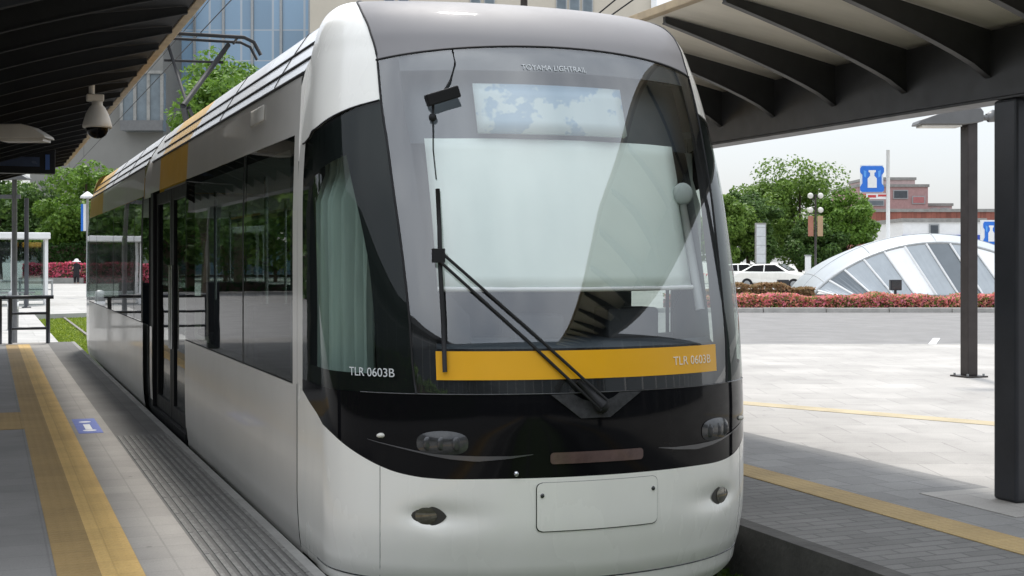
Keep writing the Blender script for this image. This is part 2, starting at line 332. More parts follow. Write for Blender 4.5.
# left platform, strip by strip (butted side by side)
sheet('platform', rect(-3.2, -26, .32, PEND), -.339, 0, M['leftgrey'])
sheet('platform', rect(.32, -26, PE0 - .5, PEND), -.339, 0, M['leftpave'])
sheet('platform', rect(PE0 - .5, -26, PE0 - .06, PEND), -.339, 0, M['darkpave'])
sheet('platform_edge', rect(PE0 - .06, -26, PE0, PEND), -.339, .002, M['concrete'])
sheet('tactile_strip', rect(.32, -26, .525, PEND - .6), 0.0005, .004, M['tactdark'])
sheet('tactile_strip', rect(.525, -26, .725, PEND - .6), 0.0005, .005, M['tact'])
sheet('tactile_strip', rect(-3.2, 13.15, .318, 14.6), 0.0005, .0045, M['tactdark'])
rb = MB()
for i in range(9):
    x = 1.065 + i * .05
    y = 1.2
    while y < 12.3:
        rb.box((x, y, .0005), (x + .026, min(y + .585, 12.3), .007)); y += .6
tag(rb.build('ribbed_paving', M['ribs'], bevel=0.002), kind='structure')
# trench with turf and rails
sheet('track_bed', rect(PE0, -26, PE1, PEND), -.339, -.315, M['turf'])
for s in (-1, 1):
    mb = MB(); mb.box((CX + s * .5335 - .035, -26, -.3145), (CX + s * .5335 + .035, 70, -.26))
    r_ = mb.build('rail', M['steel'], bevel=.008); tag(r_, kind='structure')
# right platform and plaza
roadN = Vector((SA, CA)); DROAD = 24.6
def road_y(x): return (DROAD - SA * x) / CA
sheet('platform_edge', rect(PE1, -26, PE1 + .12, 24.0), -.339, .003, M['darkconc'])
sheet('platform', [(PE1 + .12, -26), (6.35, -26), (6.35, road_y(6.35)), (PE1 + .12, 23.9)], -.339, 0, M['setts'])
sheet('platform', [(5.36, -26), (6.35, -26), (6.35, 21.9), (5.36, 21.9)], 0.0005, .004, M['midpave'])
M['tactright'] = paving('faded_tactile', (0.40, 0.285, 0.125), (0.3, 0.3), 0.88, 0.06, offset=0.0, jw=0.005, bump=0.3, dots=.06)
sheet('tactile_strip', rect(5.07, -26, 5.355, 21.9), 0.0005, .005, M['tactright'])
sheet('plaza', [(6.35, -60), (70, -60), (70, road_y(70)), (6.35, road_y(6.35))], -.339, 0.001, M['plaza'])
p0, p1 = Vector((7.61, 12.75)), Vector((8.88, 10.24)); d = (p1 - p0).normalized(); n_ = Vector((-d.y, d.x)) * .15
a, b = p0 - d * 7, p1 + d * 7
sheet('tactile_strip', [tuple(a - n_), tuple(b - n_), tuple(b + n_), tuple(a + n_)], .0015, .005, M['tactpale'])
sheet('column_pad', rect(5.75, 6.45, 6.65, 7.35), .0045, .0085, M['padpave'])
# road between the plaza and the flower island
cf = camframe(0, 0)
def cpoly(pts): return [cf((x, y, 0))[:2] for x, y in pts]
sheet('road', cpoly([(3.0, DROAD + .15), (75, DROAD + .15), (75, 42.9), (3.0, 42.9)]), -.339, -.12, M['asphalt'])
sheet('kerb', cpoly([(1.0, DROAD - .0), (75, DROAD), (75, DROAD + .15), (1.0, DROAD + .15)]), -.339, .012, M['kerbs'], bevel=.02)
# island kerb in separate stones
mb = MB(); x = 4.0
while x < 60:
    mb.box((x, 42.9, -.339), (x + 1.98, 43.15, .03 + random.uniform(-.006, .006)), cf); x += 2.0
tag(mb.build('kerb', M['kerbs'], bevel=.02), kind='structure')
sheet('island', cpoly([(4.0, 43.15), (60, 43.15), (60, 120), (4.0, 120)]), -.339, -.01, M['farground'])
mk = MB(); fr = camframe(26.2, offs(944, 26.2), 0)
mk.prism([fr((-.55, -.6, -.1195)), fr((-.40, -.6, -.1195)), fr((.75, 2.6, -.1195)), fr((.60, 2.6, -.1195))], (0, 0, .004)); tag(mk.build('road_marking', M['whitep']), kind='structure')
# ground beyond the left platform
sheet('path', rect(-.8, PEND + .02, 1.38, 44.5), -.339, -.15, M['farground'])
sheet('path', rect(-60, PEND + .02, -.8, 44.5), -.339, -.151, M['asphalt'])
sheet('path', [(-1.5, 44.52), (1.38, 44.52), (14, 52), (44, 118), (-1.5, 130)], -.339, -.15, M['farground'])
sheet('road', [(-90, 44.52), (-1.5, 44.52), (-1.5, 130), (-90, 130)], -.339, -.15, M['asphalt'])
sheet('path', [(-40, -60), (-3.2, -60), (-3.2, 26.9), (-40, 26.9)], -.339, -.15, M['asphalt'])
def blades(name, area, n, h, mat, seed, z=-.339):
    rng = np.random.default_rng(seed); x0, y0, x1, y1 = area
    x = rng.uniform(x0, x1, n); y = rng.uniform(y0, y1, n); a = rng.uniform(0, math.pi, n); hh = h * rng.uniform(.5, 1.2, n)
    V = np.zeros((n, 3, 3)); wv = .03
    V[:, 0] = np.stack([x - np.cos(a) * wv, y - np.sin(a) * wv, np.full(n, z)], 1); V[:, 1] = np.stack([x + np.cos(a) * wv, y + np.sin(a) * wv, np.full(n, z)], 1)
    V[:, 2] = np.stack([x + rng.normal(0, .03, n), y + rng.normal(0, .03, n), z + hh], 1)
    F = [(3 * i, 3 * i + 1, 3 * i + 2) for i in range(n)]
    return mesh_obj(name, V.reshape(-1, 3), F, mat)
M['grass'] = leafmat('grass_blades', (0.12, 0.19, 0.015), (0.33, 0.40, 0.05))
tag(sheet('track_turf', rect(1.40, PEND + .05, 4.3, 48), -.3385, -.318, M['turf']), kind='structure')
gr = blades('grass', (1.40, PEND + .05, 4.3, 48), 22000, .05, M['grass'], 3, -.3178); tag(gr, 'short bright green grass growing between the rails beyond the platform', 'grass', kind='stuff')
gr2 = blades('grass', (PE0 + .02, 4.5, PE1 - .02, 8.5), 7000, .05, leafmat('shade_darkened_blades', (0.03, 0.06, 0.01), (0.08, 0.13, 0.02)), 4, -.3148); tag(gr2, 'short grass coloured darker for the shade in the track trench under the tram', 'grass', kind='stuff')  # same grass, blade colours darkened to stand for the trench shade

# ------------------------------------------------------------------ the tram
T = np.array([
    (-.20, 6.20, .79, 1.15), (.06, 6.07, .79, 1.19), (.30, 6.04, .79, 1.20), (.70, 6.04, .79, 1.20), (1.1, 6.07, .79, 1.20), (1.8, 6.23, .79, 1.20), (2.25, 6.37, .79, 1.18),
    (2.64, 6.51, .79, 1.13), (2.755, 6.58, .75, 1.105), (2.862, 6.70, .66, 1.07), (2.937, 6.87, .52, 1.02), (2.978, 7.05, .36, .96), (3.0, 7.25, .18, .89), (3.005, 7.44, .0, .82)])
YS = 7.44; NT = len(T)
def row(t):
    t = min(max(t, 0), NT - 1.00001); i = int(t); h = t - i
    P = lambda k: T[min(max(k, 0), NT - 1)]
    def m(k):
        if k <= 0: return P(1) - P(0)
        if k >= NT - 1: return P(NT - 1) - P(NT - 2)
        d0 = P(k) - P(k - 1); d1 = P(k + 1) - P(k)
        return np.where(d0 * d1 > 0, 2 * d0 * d1 / (d0 + d1 + 1e-12), 0)
    h2, h3 = h * h, h * h * h
    return (2 * h3 - 3 * h2 + 1) * P(i) + (h3 - 2 * h2 + h) * m(i) + (-2 * h3 + 3 * h2) * P(i + 1) + (h3 - h2) * m(i + 1)
TZ = [(row(t)[0], t) for t in np.linspace(0, NT - 1, 1301)]
def t_of(z): return float(np.interp(z, [a for a, _ in TZ], [b for _, b in TZ]))
def S0(q, t):
    z, Yc, Ln, W = row(t); a = abs(q); s = 1 if q >= 0 else -1
    if a <= 1: p = a * math.pi / 2; x = W * math.sin(p); y = Yc + Ln * (1 - math.cos(p))
    else: x = W; y = (Yc + Ln) + (YS - Yc - Ln) * (a - 1)
    return Vector((CX + s * x, y, z))
def S(q, t, off=0.0):
    p = S0(q, t)
    if off:
        e = 1e-3; du = S0(q + e, t) - S0(q - e, t); dv = S0(q, min(t + .01, NT - 1.0001)) - S0(q, max(t - .01, 0))
        n = du.cross(dv)
        if n.length > 1e-12: p = p + n.normalized() * off
    return p
def q_of(x, t): return math.copysign(math.asin(min(1, abs(x) / row(t)[3])) * 2 / math.pi, x)
def XZ(x, z, off=0.0): t = t_of(z); return S(q_of(x, t), t, off)
def patch(fq, name, mat, parent, na, nb, off=0.0, disp=None, label=None):
    """fq(a,b)->(q,t) over the unit square"""
    V = []
    for j in range(nb + 1):
        for i in range(na + 1):
            q, t = fq(i / na, j / nb); o_ = off(q, t) if callable(off) else off
            p = S(q, t, o_)
            if disp: p = disp(p, q, t)
            V.append(p)
    Fc = [(j * (na + 1) + i, j * (na + 1) + i + 1, (j + 1) * (na + 1) + i + 1, (j + 1) * (na + 1) + i) for j in range(nb) for i in range(na)]
    o = mesh_obj(name, V, Fc, mat, parent, smooth=True)
    if label: o['label'] = label
    return o
def solid(o, th, off=-1):
    s = o.modifiers.new('solid', 'SOLIDIFY'); s.thickness = th; s.offset = off; return o
lerp = lambda a, b, f: a + (b - a) * f
QT = [(.0, .50), (t_of(.89), .51), (t_of(1.02), .52), (t_of(1.32), .525), (t_of(1.6), .534), (t_of(1.85), .545), (t_of(2.147), .56), (t_of(2.39), .58), (7.0, .60), (8.33, .64), (10, .715), (11.48, .795), (13, .86)]
def qws(t): return float(np.interp(t, [a for a, _ in QT], [b for _, b in QT]))
AR = [(.56, 2.385), (.585, 2.372), (.695, 2.342), (.805, 2.302), (.93, 2.252), (1.2, 2.215), (1.58, 2.192), (2.0, 2.19)]
def tarch(q): return t_of(float(np.interp(abs(q), [a for a, _ in AR], [b for _, b in AR])))
MK = [(0, .490), (.3, .490), (.45, .487), (.555, .503), (.635, .535), (.75, .598), (.92, .689), (1.2, .745), (1.48, .785), (2.0, .876)]
MKs = [(q, np.mean([np.interp(q + d_, [a for a, _ in MK], [b for _, b in MK]) for d_ in (-.05, -.025, 0, .025, .05)])) for q in np.linspace(0, 2, 81)]
def tmask(q): return t_of(float(np.interp(abs(q), [a for a, _ in MKs], [b for _, b in MKs])))
def qend(t):
    z, Yc, Ln, W = row(t); y1 = Yc + Ln; return 1 + (7.305 - y1) / (YS - y1) if y1 < 7.3 else 1.0
TB = t_of(.897); TLIP = t_of(-.025)
tram = thing('tram', (CX, 15.2, -.26), 'white and silver low-floor tram with black front mask standing between the two platforms', 'tram')
# --- bumper with scooped fog light recesses
FOGX, FOGZ = .812, .305
def fogdent(p, q, t):
    x = abs(p.x - CX); dz = p.z - FOGZ
    dx = (x - FOGX)
    wx = .085 if dx > 0 else (.085 + .30 * min(1, -dx / .3) * .6)
    k = math.exp(-(dx / wx) ** 2 - (dz / (.045 + (.012 if dx < 0 else 0))) ** 2)
    deep = .034 if abs(dx) < .12 else .034 * math.exp(-((abs(dx) - .12) / .16) ** 2)
    return p + Vector((0, 1, 0)) * deep * k
patch(lambda a, b: (lerp(-2, 2, a), lerp(TLIP, tmask(lerp(-2, 2, a)), b)), 'bumper', M['white'], tram, 260, 44, disp=fogdent)
patch(lambda a, b: (lerp(-2, 2, a), lerp(t_of(-.17 + .10 * min(1, max(0, abs(lerp(-2, 2, a)) - .35) / .5)), TLIP, b)), 'skirt_lip', M['white'], tram, 120, 8,
      off=lambda q, t: .028 * max(0, 1 - abs(q) / 1.3) ** .5 * max(0.05, min(1, (TLIP - t) * 4)) if abs(q) < 1.3 else .001)
# --- black mask across the front and the lower cab corners
def fmask(a, b):
    q = lerp(-1.78, 1.78, a); return q, lerp(tmask(q), TB, b)
mask = patch(fmask, 'front_mask', M['black'], tram, 160, 14)
for s in (-1, 1):
    patch(lambda a, b: (s * lerp(1.78, 2.0, a) if s > 0 else -lerp(2.0, 1.78, a), lerp(tmask(lerp(1.78, 2, a) if s > 0 else lerp(2, 1.78, a)), TB, b)), 'mask_corner', M['silver'], tram, 6, 6)
# --- windshield
M['wsglass'] = glass('windshield_glass', (0.965, 0.985, 0.975), 0.15, 1.5, 0.015, 0.02)
def tws(q): return t_of(2.664 - .075 * (q / .6) ** 2)
def fws(a, b):
    f = lerp(-1, 1, a); t = lerp(TB + .012, tws(f * .6), b); return f * qws(t), t
ws = patch(fws, 'windshield', M['wsglass'], tram, 60, 50)
for s in (-1, 1):   # black printed border behind the glass
    def fb(a, b):
        t = lerp(TB, tws(.55), b); e = qws(t); i_ = e - .078
        return (lerp(i_, e, a), t) if s > 0 else (lerp(-e, -i_, a), t)
    patch(fb, 'windshield_border', M['frit'], tram, 4, 40, off=-.008)
patch(lambda a, b: (lerp(-.505, .505, a), lerp(TB, t_of(1.118), b)), 'windshield_border', M['frit'], tram, 40, 5, off=-.010)
patch(lambda a, b: (lerp(-.55, .55, a), lerp(t_of(2.53), tws(lerp(-.55, .55, a)), b)), 'windshield_border', M['intdark'], tram, 40, 5, off=-.010)
yb = patch(lambda a, b: (q_of(lerp(-.775, .772, a), lerp(t_of(.967), t_of(1.106), b)), lerp(t_of(.967), t_of(1.106), b)), 'yellow_band', M['yellow'], tram, 40, 4, off=.003)
text_obj('lettering', 'TLR 0603B', .062, M['letterpale'], yb, None, None, None, .0005, fit=.27, surf=lambda x, y, z: XZ(.585 + x, 1.032 + y, .0055 + z))
text_obj('lettering', 'TLR 0603B', .060, M['lettering'], mask, None, None, None, .0005, fit=.235, surf=lambda x, y, z: S(-.675 + x * .80, t_of(.995 + y), .0045 + z))
text_obj('lettering', 'TOYAMA LIGHTRAIL', .040, M['lettering'], ws, None, None, None, .0005, fit=.36, surf=lambda x, y, z: XZ(-.055 + x, 2.545 + y, .004 + z))
# --- hood
patch(lambda a, b: ((lambda t: (lerp(-1, 1, a) * qws(t), t))(lerp(tws(lerp(-.6, .6, a)) + .02, NT - 1.0001, b))), 'hood', M['hood'], tram, 60, 44)
# --- cab corners: glass quarter, border, white pillar panel
M['sideglass'] = glass('tinted_side_glass', (0.50, 0.57, 0.54), 0.01, 1.45, 0.01, 0.015)
M['cabglass'] = glass('tinted_cab_glass', (0.62, 0.70, 0.66), 0.0, 1.42, 0.01, 0.015)
for s in (-1, 1):
    def fl(a, b, q0f, q1f, t0, t1f):
        aa = a if s > 0 else 1 - a
        qb = lerp(.56, 1.75, aa); t = lerp(t0, t1f(qb), b); return s * lerp(q0f(t), q1f(t), aa), t
    patch(lambda a, b: fl(a, b, qws, qend, TB, tarch), 'cab_window', M['cabglass'], tram, 40, 40)
    patch(lambda a, b: fl(a, b, qws, lambda t: qws(t) + (.13 if t < 4.6 else .13 + .05 * (t - 4.6)), TB, tarch), 'window_border', M['frit'], tram, 10, 40, off=-.008)
    patch(lambda a, b: fl(a, b, lambda t: qend(t) - .07, qend, TB, lambda q: tarch(q + .3)), 'window_border', M['frit'], tram, 4, 30, off=-.008)
    patch(lambda a, b: fl(a, b, qws, qend, TB, lambda q: t_of(.99)), 'window_border', M['frit'], tram, 24, 3, off=-.009)
    def ftop(a, b):
        aa = a if s > 0 else 1 - a; q = lerp(.57, 1.7, aa); return s * q, lerp(tarch(q) - .55, tarch(q), b)
    patch(ftop, 'window_border', M['frit'], tram, 24, 6, off=-.010)
    def fpan(a, b):
        aa = a if s > 0 else 1 - a; t = lerp(tarch(lerp(.585, 2, aa)), NT - 1.0001, b); return s * lerp(qws(t), 2, aa), t
    patch(fpan, 'corner_panel', M['white'], tram, 44, 60)
    def fpil(a, b):
        aa = a if s > 0 else 1 - a; t = lerp(TB, tarch(1.8), b); return s * lerp(qend(t), 2.0, aa), t
    patch(fpil, 'cab_pillar', M['silver'], tram, 4, 20)
    # gaskets along the joints
    mb = MB(); mb.tube([S(s * qws(t), t, .001) for t in np.linspace(TB, NT - 1.2, 50)], .006, 6); mb.build('gasket', M['rubber'], tram, True)
    mb = MB(); mb.tube([S(s * q, tarch(q), .001) for q in np.linspace(.585, 1.75, 30)], .005, 6); mb.build('gasket', M['rubber'], tram, True)
    mb = MB(); mb.tube([S(s * 2.0, t, .0) for t in np.linspace(t_of(-.05), t_of(.86), 12)], .0035, 6); mb.build('panel_seam', M['rubber'], tram, True)
mb = MB(); mb.tube([S(lerp(-.60, .60, k / 40), tws(lerp(-.6, .6, k / 40)) + .01, .001) for k in range(41)], .006, 6); mb.build('gasket', M['rubber'], tram, True)
mb = MB(); mb.tube([S(lerp(-.72, .72, k / 40), TB + .003, .001) for k in range(41)], .003, 6); mb.build('gasket', M['lens'], tram, True)
mb = MB(); mb.tube([S(lerp(-1.25, 1.25, k / 60), TLIP, .0) for k in range(61)], .004, 6); mb.build('panel_seam', M['lens'], tram, True)
for s in (-1, 1):
    mb = MB(); mb.tube([S(s * .64, lerp(TLIP, tmask(.64), k / 8), -.001) for k in range(9)], .0022, 6); mb.build('panel_seam', M['trimgrey'], tram, True)
# --- coupler cover plate
def rrect(x0, z0, x1, z1, r, name, mat, off, parent, n=10):
    """rounded panel following the nose"""
    V = []; Fc = []; nz_ = 48; nx = 24
    for j in range(nz_ + 1):
        z = lerp(z0, z1, j / nz_); dzb = min(z - z0, z1 - z); ins = 0
        if dzb < r: ins = r - math.sqrt(max(0, r * r - (r - dzb) ** 2))
        for i in range(nx + 1): V.append(XZ(lerp(x0 + ins, x1 - ins, i / nx), z, off))
    Fc = [(j * (nx + 1) + i, j * (nx + 1) + i + 1, (j + 1) * (nx + 1) + i + 1, (j + 1) * (nx + 1) + i) for j in range(nz_) for i in range(nx)]
    return mesh_obj(name, V, Fc, mat, parent, True)
rrect(-.325, .226, .335, .468, .03, 'cover_joint', M['lens'], .003, tram)
cp = rrect(-.321, .231, .331, .467, .03, 'coupler_cover', M['white'], .007, tram)
for x in (-.295, .305):
    mb = MB(); c = XZ(x, .405, .009); mb.ball(c, .011, 8, 6, (1, .5, 1)); mb.build('bolt', M['lens'], cp, True)
# --- lamps
def almond(xc, zc, w, h, name, mat, off, parent, s, dome=0.0, yoff=0.0, point=.35):
    """almond or round disc following the nose"""
    V = []; Fc = []; nr, na = 6, 36
    for j in range(nr + 1):
        rr = j / nr
        for i in range(na):
            an = 2 * math.pi * i / na; dx = math.cos(an); dz = math.copysign(abs(math.sin(an)) ** (1 + point), math.sin(an))
            p = XZ(xc + w * rr * dx, zc + h * rr * dz, off + dome * (1 - rr * rr)); V.append(p + Vector((0, yoff, 0)))
    Fc = [(j * na + i, j * na + (i + 1) % na, (j + 1) * na + (i + 1) % na, (j + 1) * na + i) for j in range(nr) for i in range(na)]
    return mesh_obj(name, V, Fc, mat, parent, True)
for s in (-1, 1):
    fl_ = almond(s * FOGX, FOGZ, .082, .050, 'fog_light', M['fogsur'], .004, tram, s, 0, .022, .5)
    almond(s * (FOGX + .006), FOGZ, .046, .042, 'lens', M['foglens'], .005, fl_, s, .005, .0205, 0)
    # headlamp: smoky lens block with divided reflector, over a chrome lash
    hl = almond(s * .752, .662, .112, .060, 'headlight', M['lens'], .003, tram, s, .014, 0, -.35)
    for xx in (.69, .755, .815):
        c = XZ(s * xx, .662, .010); mb = MB(); mb.ball(c, .026, 12, 8, (1, .35, 1.35)); mb.build('reflector', M['reflec'], hl, True)
    LS = [(.34, .606, .003), (.45, .594, .012), (.60, .588, .026), (.72, .596, .020), (.80, .606, .010), (.93, .636, .006), (1.03, .660, .004), (1.06, .67, .002)]
    def flash(a, b):
        aa = a if s > 0 else 1 - a
        x = lerp(LS[0][0], LS[-1][0], aa); zc = np.interp(x, [l[0] for l in LS], [l[1] for l in LS]); h = np.interp(x, [l[0] for l in LS], [l[2] for l in LS])
        t = t_of(float(zc + h * (b - .5))); return q_of(s * x, t), t
    patch(flash, 'lamp_trim', M['trimgrey'], tram, 40, 4, off=lambda q, t: .006)
    c = S(s * .635, t_of(.69), .002); mb = MB(); mb.ball(c, .016, 10, 6, (1.5, 1, .8)); mb.build('side_marker', M['lampw'], tram, True)
rrect(-.255, .556, .246, .612, .018, 'light_bar', M['barlens'], .006, tram)
c = XZ(-.42, .515, .005); mb = MB(); mb.ball(c, .014, 8, 6); mb.build('bolt', M['chrome'], tram, True)
# --- wiper
cov = MB(); cov.add([XZ(-.25, .893, .012), XZ(-.10, .775, .012), XZ(.055, .775, .012), XZ(.235, .893, .012), XZ(-.25, .893, -.01), XZ(-.10, .775, -.01), XZ(.055, .775, -.01), XZ(.235, .893, -.01)],
                    [(3, 2, 1, 0), (0, 1, 5, 4), (1, 2, 6, 5), (2, 3, 7, 6), (3, 0, 4, 7)])
cov.build('wiper_cover', M['lens'], tram)
P0 = XZ(0, .836, .055); P1 = XZ(-.728, 1.558, .06)
mb = MB()
for dx, dz in ((-.012, -.022), (.02, .022)):
    pa = P0 + Vector((dx, 0, dz)); pb = P1 + Vector((dx * .7, 0, dz * .7)); mb.tube([pa, lerp(pa, pb, .5) + Vector((0, -.02, 0)), pb], .0085, 8)
mb.box((P1.x - .03, P1.y - .015, P1.z - .035), (P1.x + .03, P1.y + .02, P1.z + .035))
arm = mb.build('wiper_arm', M['rubber'], tram, bevel=.003)
mb = MB(); c = XZ(0, .836, .03); mb.ball(c, .04, 14, 8, (1, 1, 1)); mb.tube([P0, P0 + (P1 - P0) * .16], .024, 8, .014); mb.build('wiper_pivot', M['rubber'], arm, True)
mb = MB(); mb.tube([XZ(-.712, 1.897, .02), XZ(-.718, 1.7, .03), XZ(-.728, 1.5, .035), XZ(-.732, 1.25, .03), XZ(-.735, 1.005, .02)], .012, 8); mb.build('wiper_blade', M['rubber'], arm, True)
# --- small black box aerial with its cable on the glass
mb = MB(); pts = [XZ(-.725, 2.345, .03), XZ(-.575, 2.395, .03)]; e = (pts[1] - pts[0]).normalized(); upv = Vector((-e.z, 0, e.x)); 
mb.prism([pts[0] - upv * .032, pts[1] - upv * .032, pts[1] + upv * .032, pts[0] + upv * .032], (0, -.05, .0))
ob = mb.build('camera_box', M['frit'], tram, bevel=.006)
mb = MB(); mb.tube([XZ(-.568, 2.63, .006), XZ(-.565, 2.56, .012), XZ(-.60, 2.46, .014), XZ(-.65, 2.38, .02)], .005, 6); mb.tube([XZ(-.69, 2.34, .02), XZ(-.70, 2.26, .02)], .007, 6)
mb.ball(XZ(-.70, 2.265, .02), .022, 8, 6); mb.tube([XZ(-.70, 2.26, .015), XZ(-.715, 2.1, .01), XZ(-.715, 1.95, .01)], .0035, 6); mb.build('cable', M['rubber'], ob, True)
# --- body shells behind the cab
BW = [(-.2, 1.15), (.06, 1.19), (.30, 1.2), (1.8, 1.2), (2.25, 1.188), (2.58, 1.172), (2.71, 1.10), (2.84, 1.02), (2.95, .945), (2.985, .88), (3.005, .80)]
def bw(z): return float(np.interp(z, [a for a, _ in BW], [b for _, b in BW]))
def side(name, mat, s, y0, y1, z0, z1, parent=tram, off=0.0, nz_=8, tt=None):
    t0, t1 = (t_of(z0), t_of(z1)) if tt is None else tt
    V = []; ny = max(2, int((y1 - y0) / 1.2) + 1)
    for j in range(nz_ + 1):
        t = lerp(t0, t1, j / nz_); z = row(t)[0]; W = bw(z)
        for i in range(ny + 1): V.append((CX + s * (W + off), lerp(y0, y1, i / ny), z))
    Fc = []
    for j in range(nz_):
        for i in range(ny):
            f = (j * (ny + 1) + i, j * (ny + 1) + i + 1, (j + 1) * (ny + 1) + i + 1, (j + 1) * (ny + 1) + i)
            Fc.append(f if s > 0 else f[::-1])
    return mesh_obj(name, V, Fc, mat, parent, True)
ZW0, ZW1, ZB = .85, 2.255, 2.60
Y0, YJ0, YJ1, YB = 7.445, 14.75, 15.45, 23.9
DOOR0, DOOR1 = 12.02, 14.55
for s in (-1, 1):
    for (ya, yb_) in ((Y0, YJ0), (YJ1, YB)):
        segs = [(ya, yb_)]
        if s < 0 and ya == Y0: segs = [(Y0, DOOR0), (DOOR1, YJ0)]
        for a, b in segs: side('side_panel', M['silver'], s, a, b, -.085, ZW0)
    # window band: panes with black border strips behind them
    if s < 0: panes = [(7.56, 9.12), (9.17, DOOR0 - .03), (15.62, 16.38), (16.43, 19.2), (19.25, 22.2), (22.25, 23.85)]
    else: panes = [(7.56, 9.12), (9.17, 11.9), (11.95, 14.6), (15.62, 18.0), (18.05, 20.6), (20.65, 23.85)]
    for a, b in panes:
        wn = side('window', M['sideglass'], s, a, b, ZW0 + .012, ZW1 - .004)
        for (c0, c1, d0, d1) in ((a, a + .05, ZW0, ZW1), (b - .05, b, ZW0, ZW1), (a + .05, b - .05, ZW0, ZW0 + .05), (a + .05, b - .05, ZW1 - .07, ZW1)):
            side('window_border', M['frit'], s, c0, c1, d0, d1, wn, -.008)
    edges = [Y0] + [e_ for p_ in panes for e_ in p_] + [YB]
    for a, b in zip(edges[0::2], edges[1::2]):
        for (c0, c1) in ((max(a, ya0), min(b, yb0)) for ya0, yb0 in ((Y0, YJ0), (YJ1, YB))):
            if c1 - c0 > .004 and not (s < 0 and c0 >= DOOR0 - .05 and c1 <= YJ0 + .01 and c1 - c0 > .5):
                side('window_pillar', M['silver'] if c0 < 7.5 else M['frit'], s, c0, c1, ZW0, ZW1)
    # roof band, fairing in coloured lengths
    for (a, b, mt, mf) in ((Y0, 12.0, 'silver', 'roofw'), (12.0, 14.0, 'gold', 'gold'), (14.0, YJ0, 'silver', 'silver'), (YJ1, 21.2, 'silver', 'roofw'), (21.2, YB, 'gold', 'gold')):
        side('roof_band', M[mt], s, a, b, ZW1, ZB)
        for (t0, t1) in ((t_of(ZB) + .03, t_of(2.68)), (t_of(2.695), t_of(2.80)), (t_of(2.815), NT - 1.0001)):
            side('roof_fairing', M[mf], s, a, b, 0, 0, tt=(t0, t1), nz_=10)
    for z in (2.59, 2.687, 2.807):
        mb = MB()
        for a, b in ((Y0, YJ0), (YJ1, YB)): mb.tube([(CX + s * bw(z), a, z), (CX + s * bw(z), b, z)], .011, 6)
        mb.build('roof_groove', M['rubber'], tram)
    for yy in (8.3, 10.4, 17.5, 19.8):
        mb = MB(); mb.tube([(CX + s * (bw(z_) + .001), yy, z_ + .001) for z_ in (2.61, 2.71, 2.84, 2.95, 2.985)], .004, 6); mb.build('panel_seam', M['lens'], tram)
for s in (-1, 1):
    solid(side('side_indicator', M['lampw'], s, 8.5, 8.95, 2.43, 2.53, off=.010), .008)
for s in (-1, 1):   # closing web between the cab shell and the saloon roof
    V = []; ts_ = np.linspace(t_of(2.1), NT - 1.001, 24)
    for t_ in ts_: p = S(s * 2, t_); V += [tuple(p), (CX + s * bw(p.z), YS + .004, p.z)]
    mesh_obj('cab_web', V, [(2 * i, 2 * i + 1, 2 * i + 3, 2 * i + 2) for i in range(23)], M['silver'], tram)
# flat roof tops
for a, b in ((YS, YJ0), (YJ1, YB)):
    mb = MB(); mb.box((CX - .82, a, 2.96), (CX + .82, b, 3.004)); mb.build('roof', M['roofw'], tram)
# articulation
mb = MB()
for k in range(7):
    y = YJ0 + .05 + k * .1; ins = .05 if k % 2 else .11
    pts = [(CX - 1.2 + ins, -.06), (CX - 1.2 + ins, 2.3), (CX - 1.06 + ins, 2.85), (CX - .9 + ins, 2.95), (CX + .9 - ins, 2.95), (CX + 1.06 - ins, 2.85), (CX + 1.2 - ins, 2.3), (CX + 1.2 - ins, -.06)]
    n0 = len(mb.v); mb.v += [(x, y, z) for x, z in pts]
    if k: mb.f += [(n0 - 8 + i, n0 - 8 + i + 1, n0 + i + 1, n0 + i) for i in range(7)]
mb.build('bellows', M['rubber'], tram)
for s in (-1, 1):
    V = []
    side('roof_fairing', M['silver'], s, YJ0 + .01, YJ1 - .01, 0, 0, tt=(t_of(2.22), NT - 1.1), off=-.006, nz_=12)
# plug door by the platform
for (a, b) in ((DOOR0 + .03, 13.26), (13.29, DOOR1 - .02)):
    x = CX - 1.2
    f = MB()
    for (c0, c1, d0, d1) in ((a, a + .13, .03, 2.24), (b - .13, b, .03, 2.24), (a + .13, b - .13, .03, .16), (a + .13, b - .13, 2.12, 2.24)):
        f.box((x + .045, c0, d0), (x + .09, c1, d1))
    dr = f.build('door', M['frit'], tram, bevel=.004)
    gb = MB(); gb.box((x + .062, a + .13, .16), (x + .072, b - .13, 2.12)); gb.build('door_glass', M['sideglass'], dr)
    hb = MB(); hb.tube([(x + .035, b - .065 if a < 12.5 else a + .065, .7), (x + .035, b - .065 if a < 12.5 else a + .065, 1.5)], .014, 8); hb.build('handle', M['chrome'], dr)
mb = MB(); mb.box((CX - 1.19, DOOR0 - .03, -.04), (CX - 1.13, DOOR0 + .03, 2.255)); mb.box((CX - 1.19, DOOR1 - .02, -.04), (CX - 1.13, DOOR1 + .20, 2.255)); mb.box((CX - 1.195, DOOR0, -.06), (CX - 1.10, DOOR1, .025)); mb.build('door_frame', M['frit'], tram)
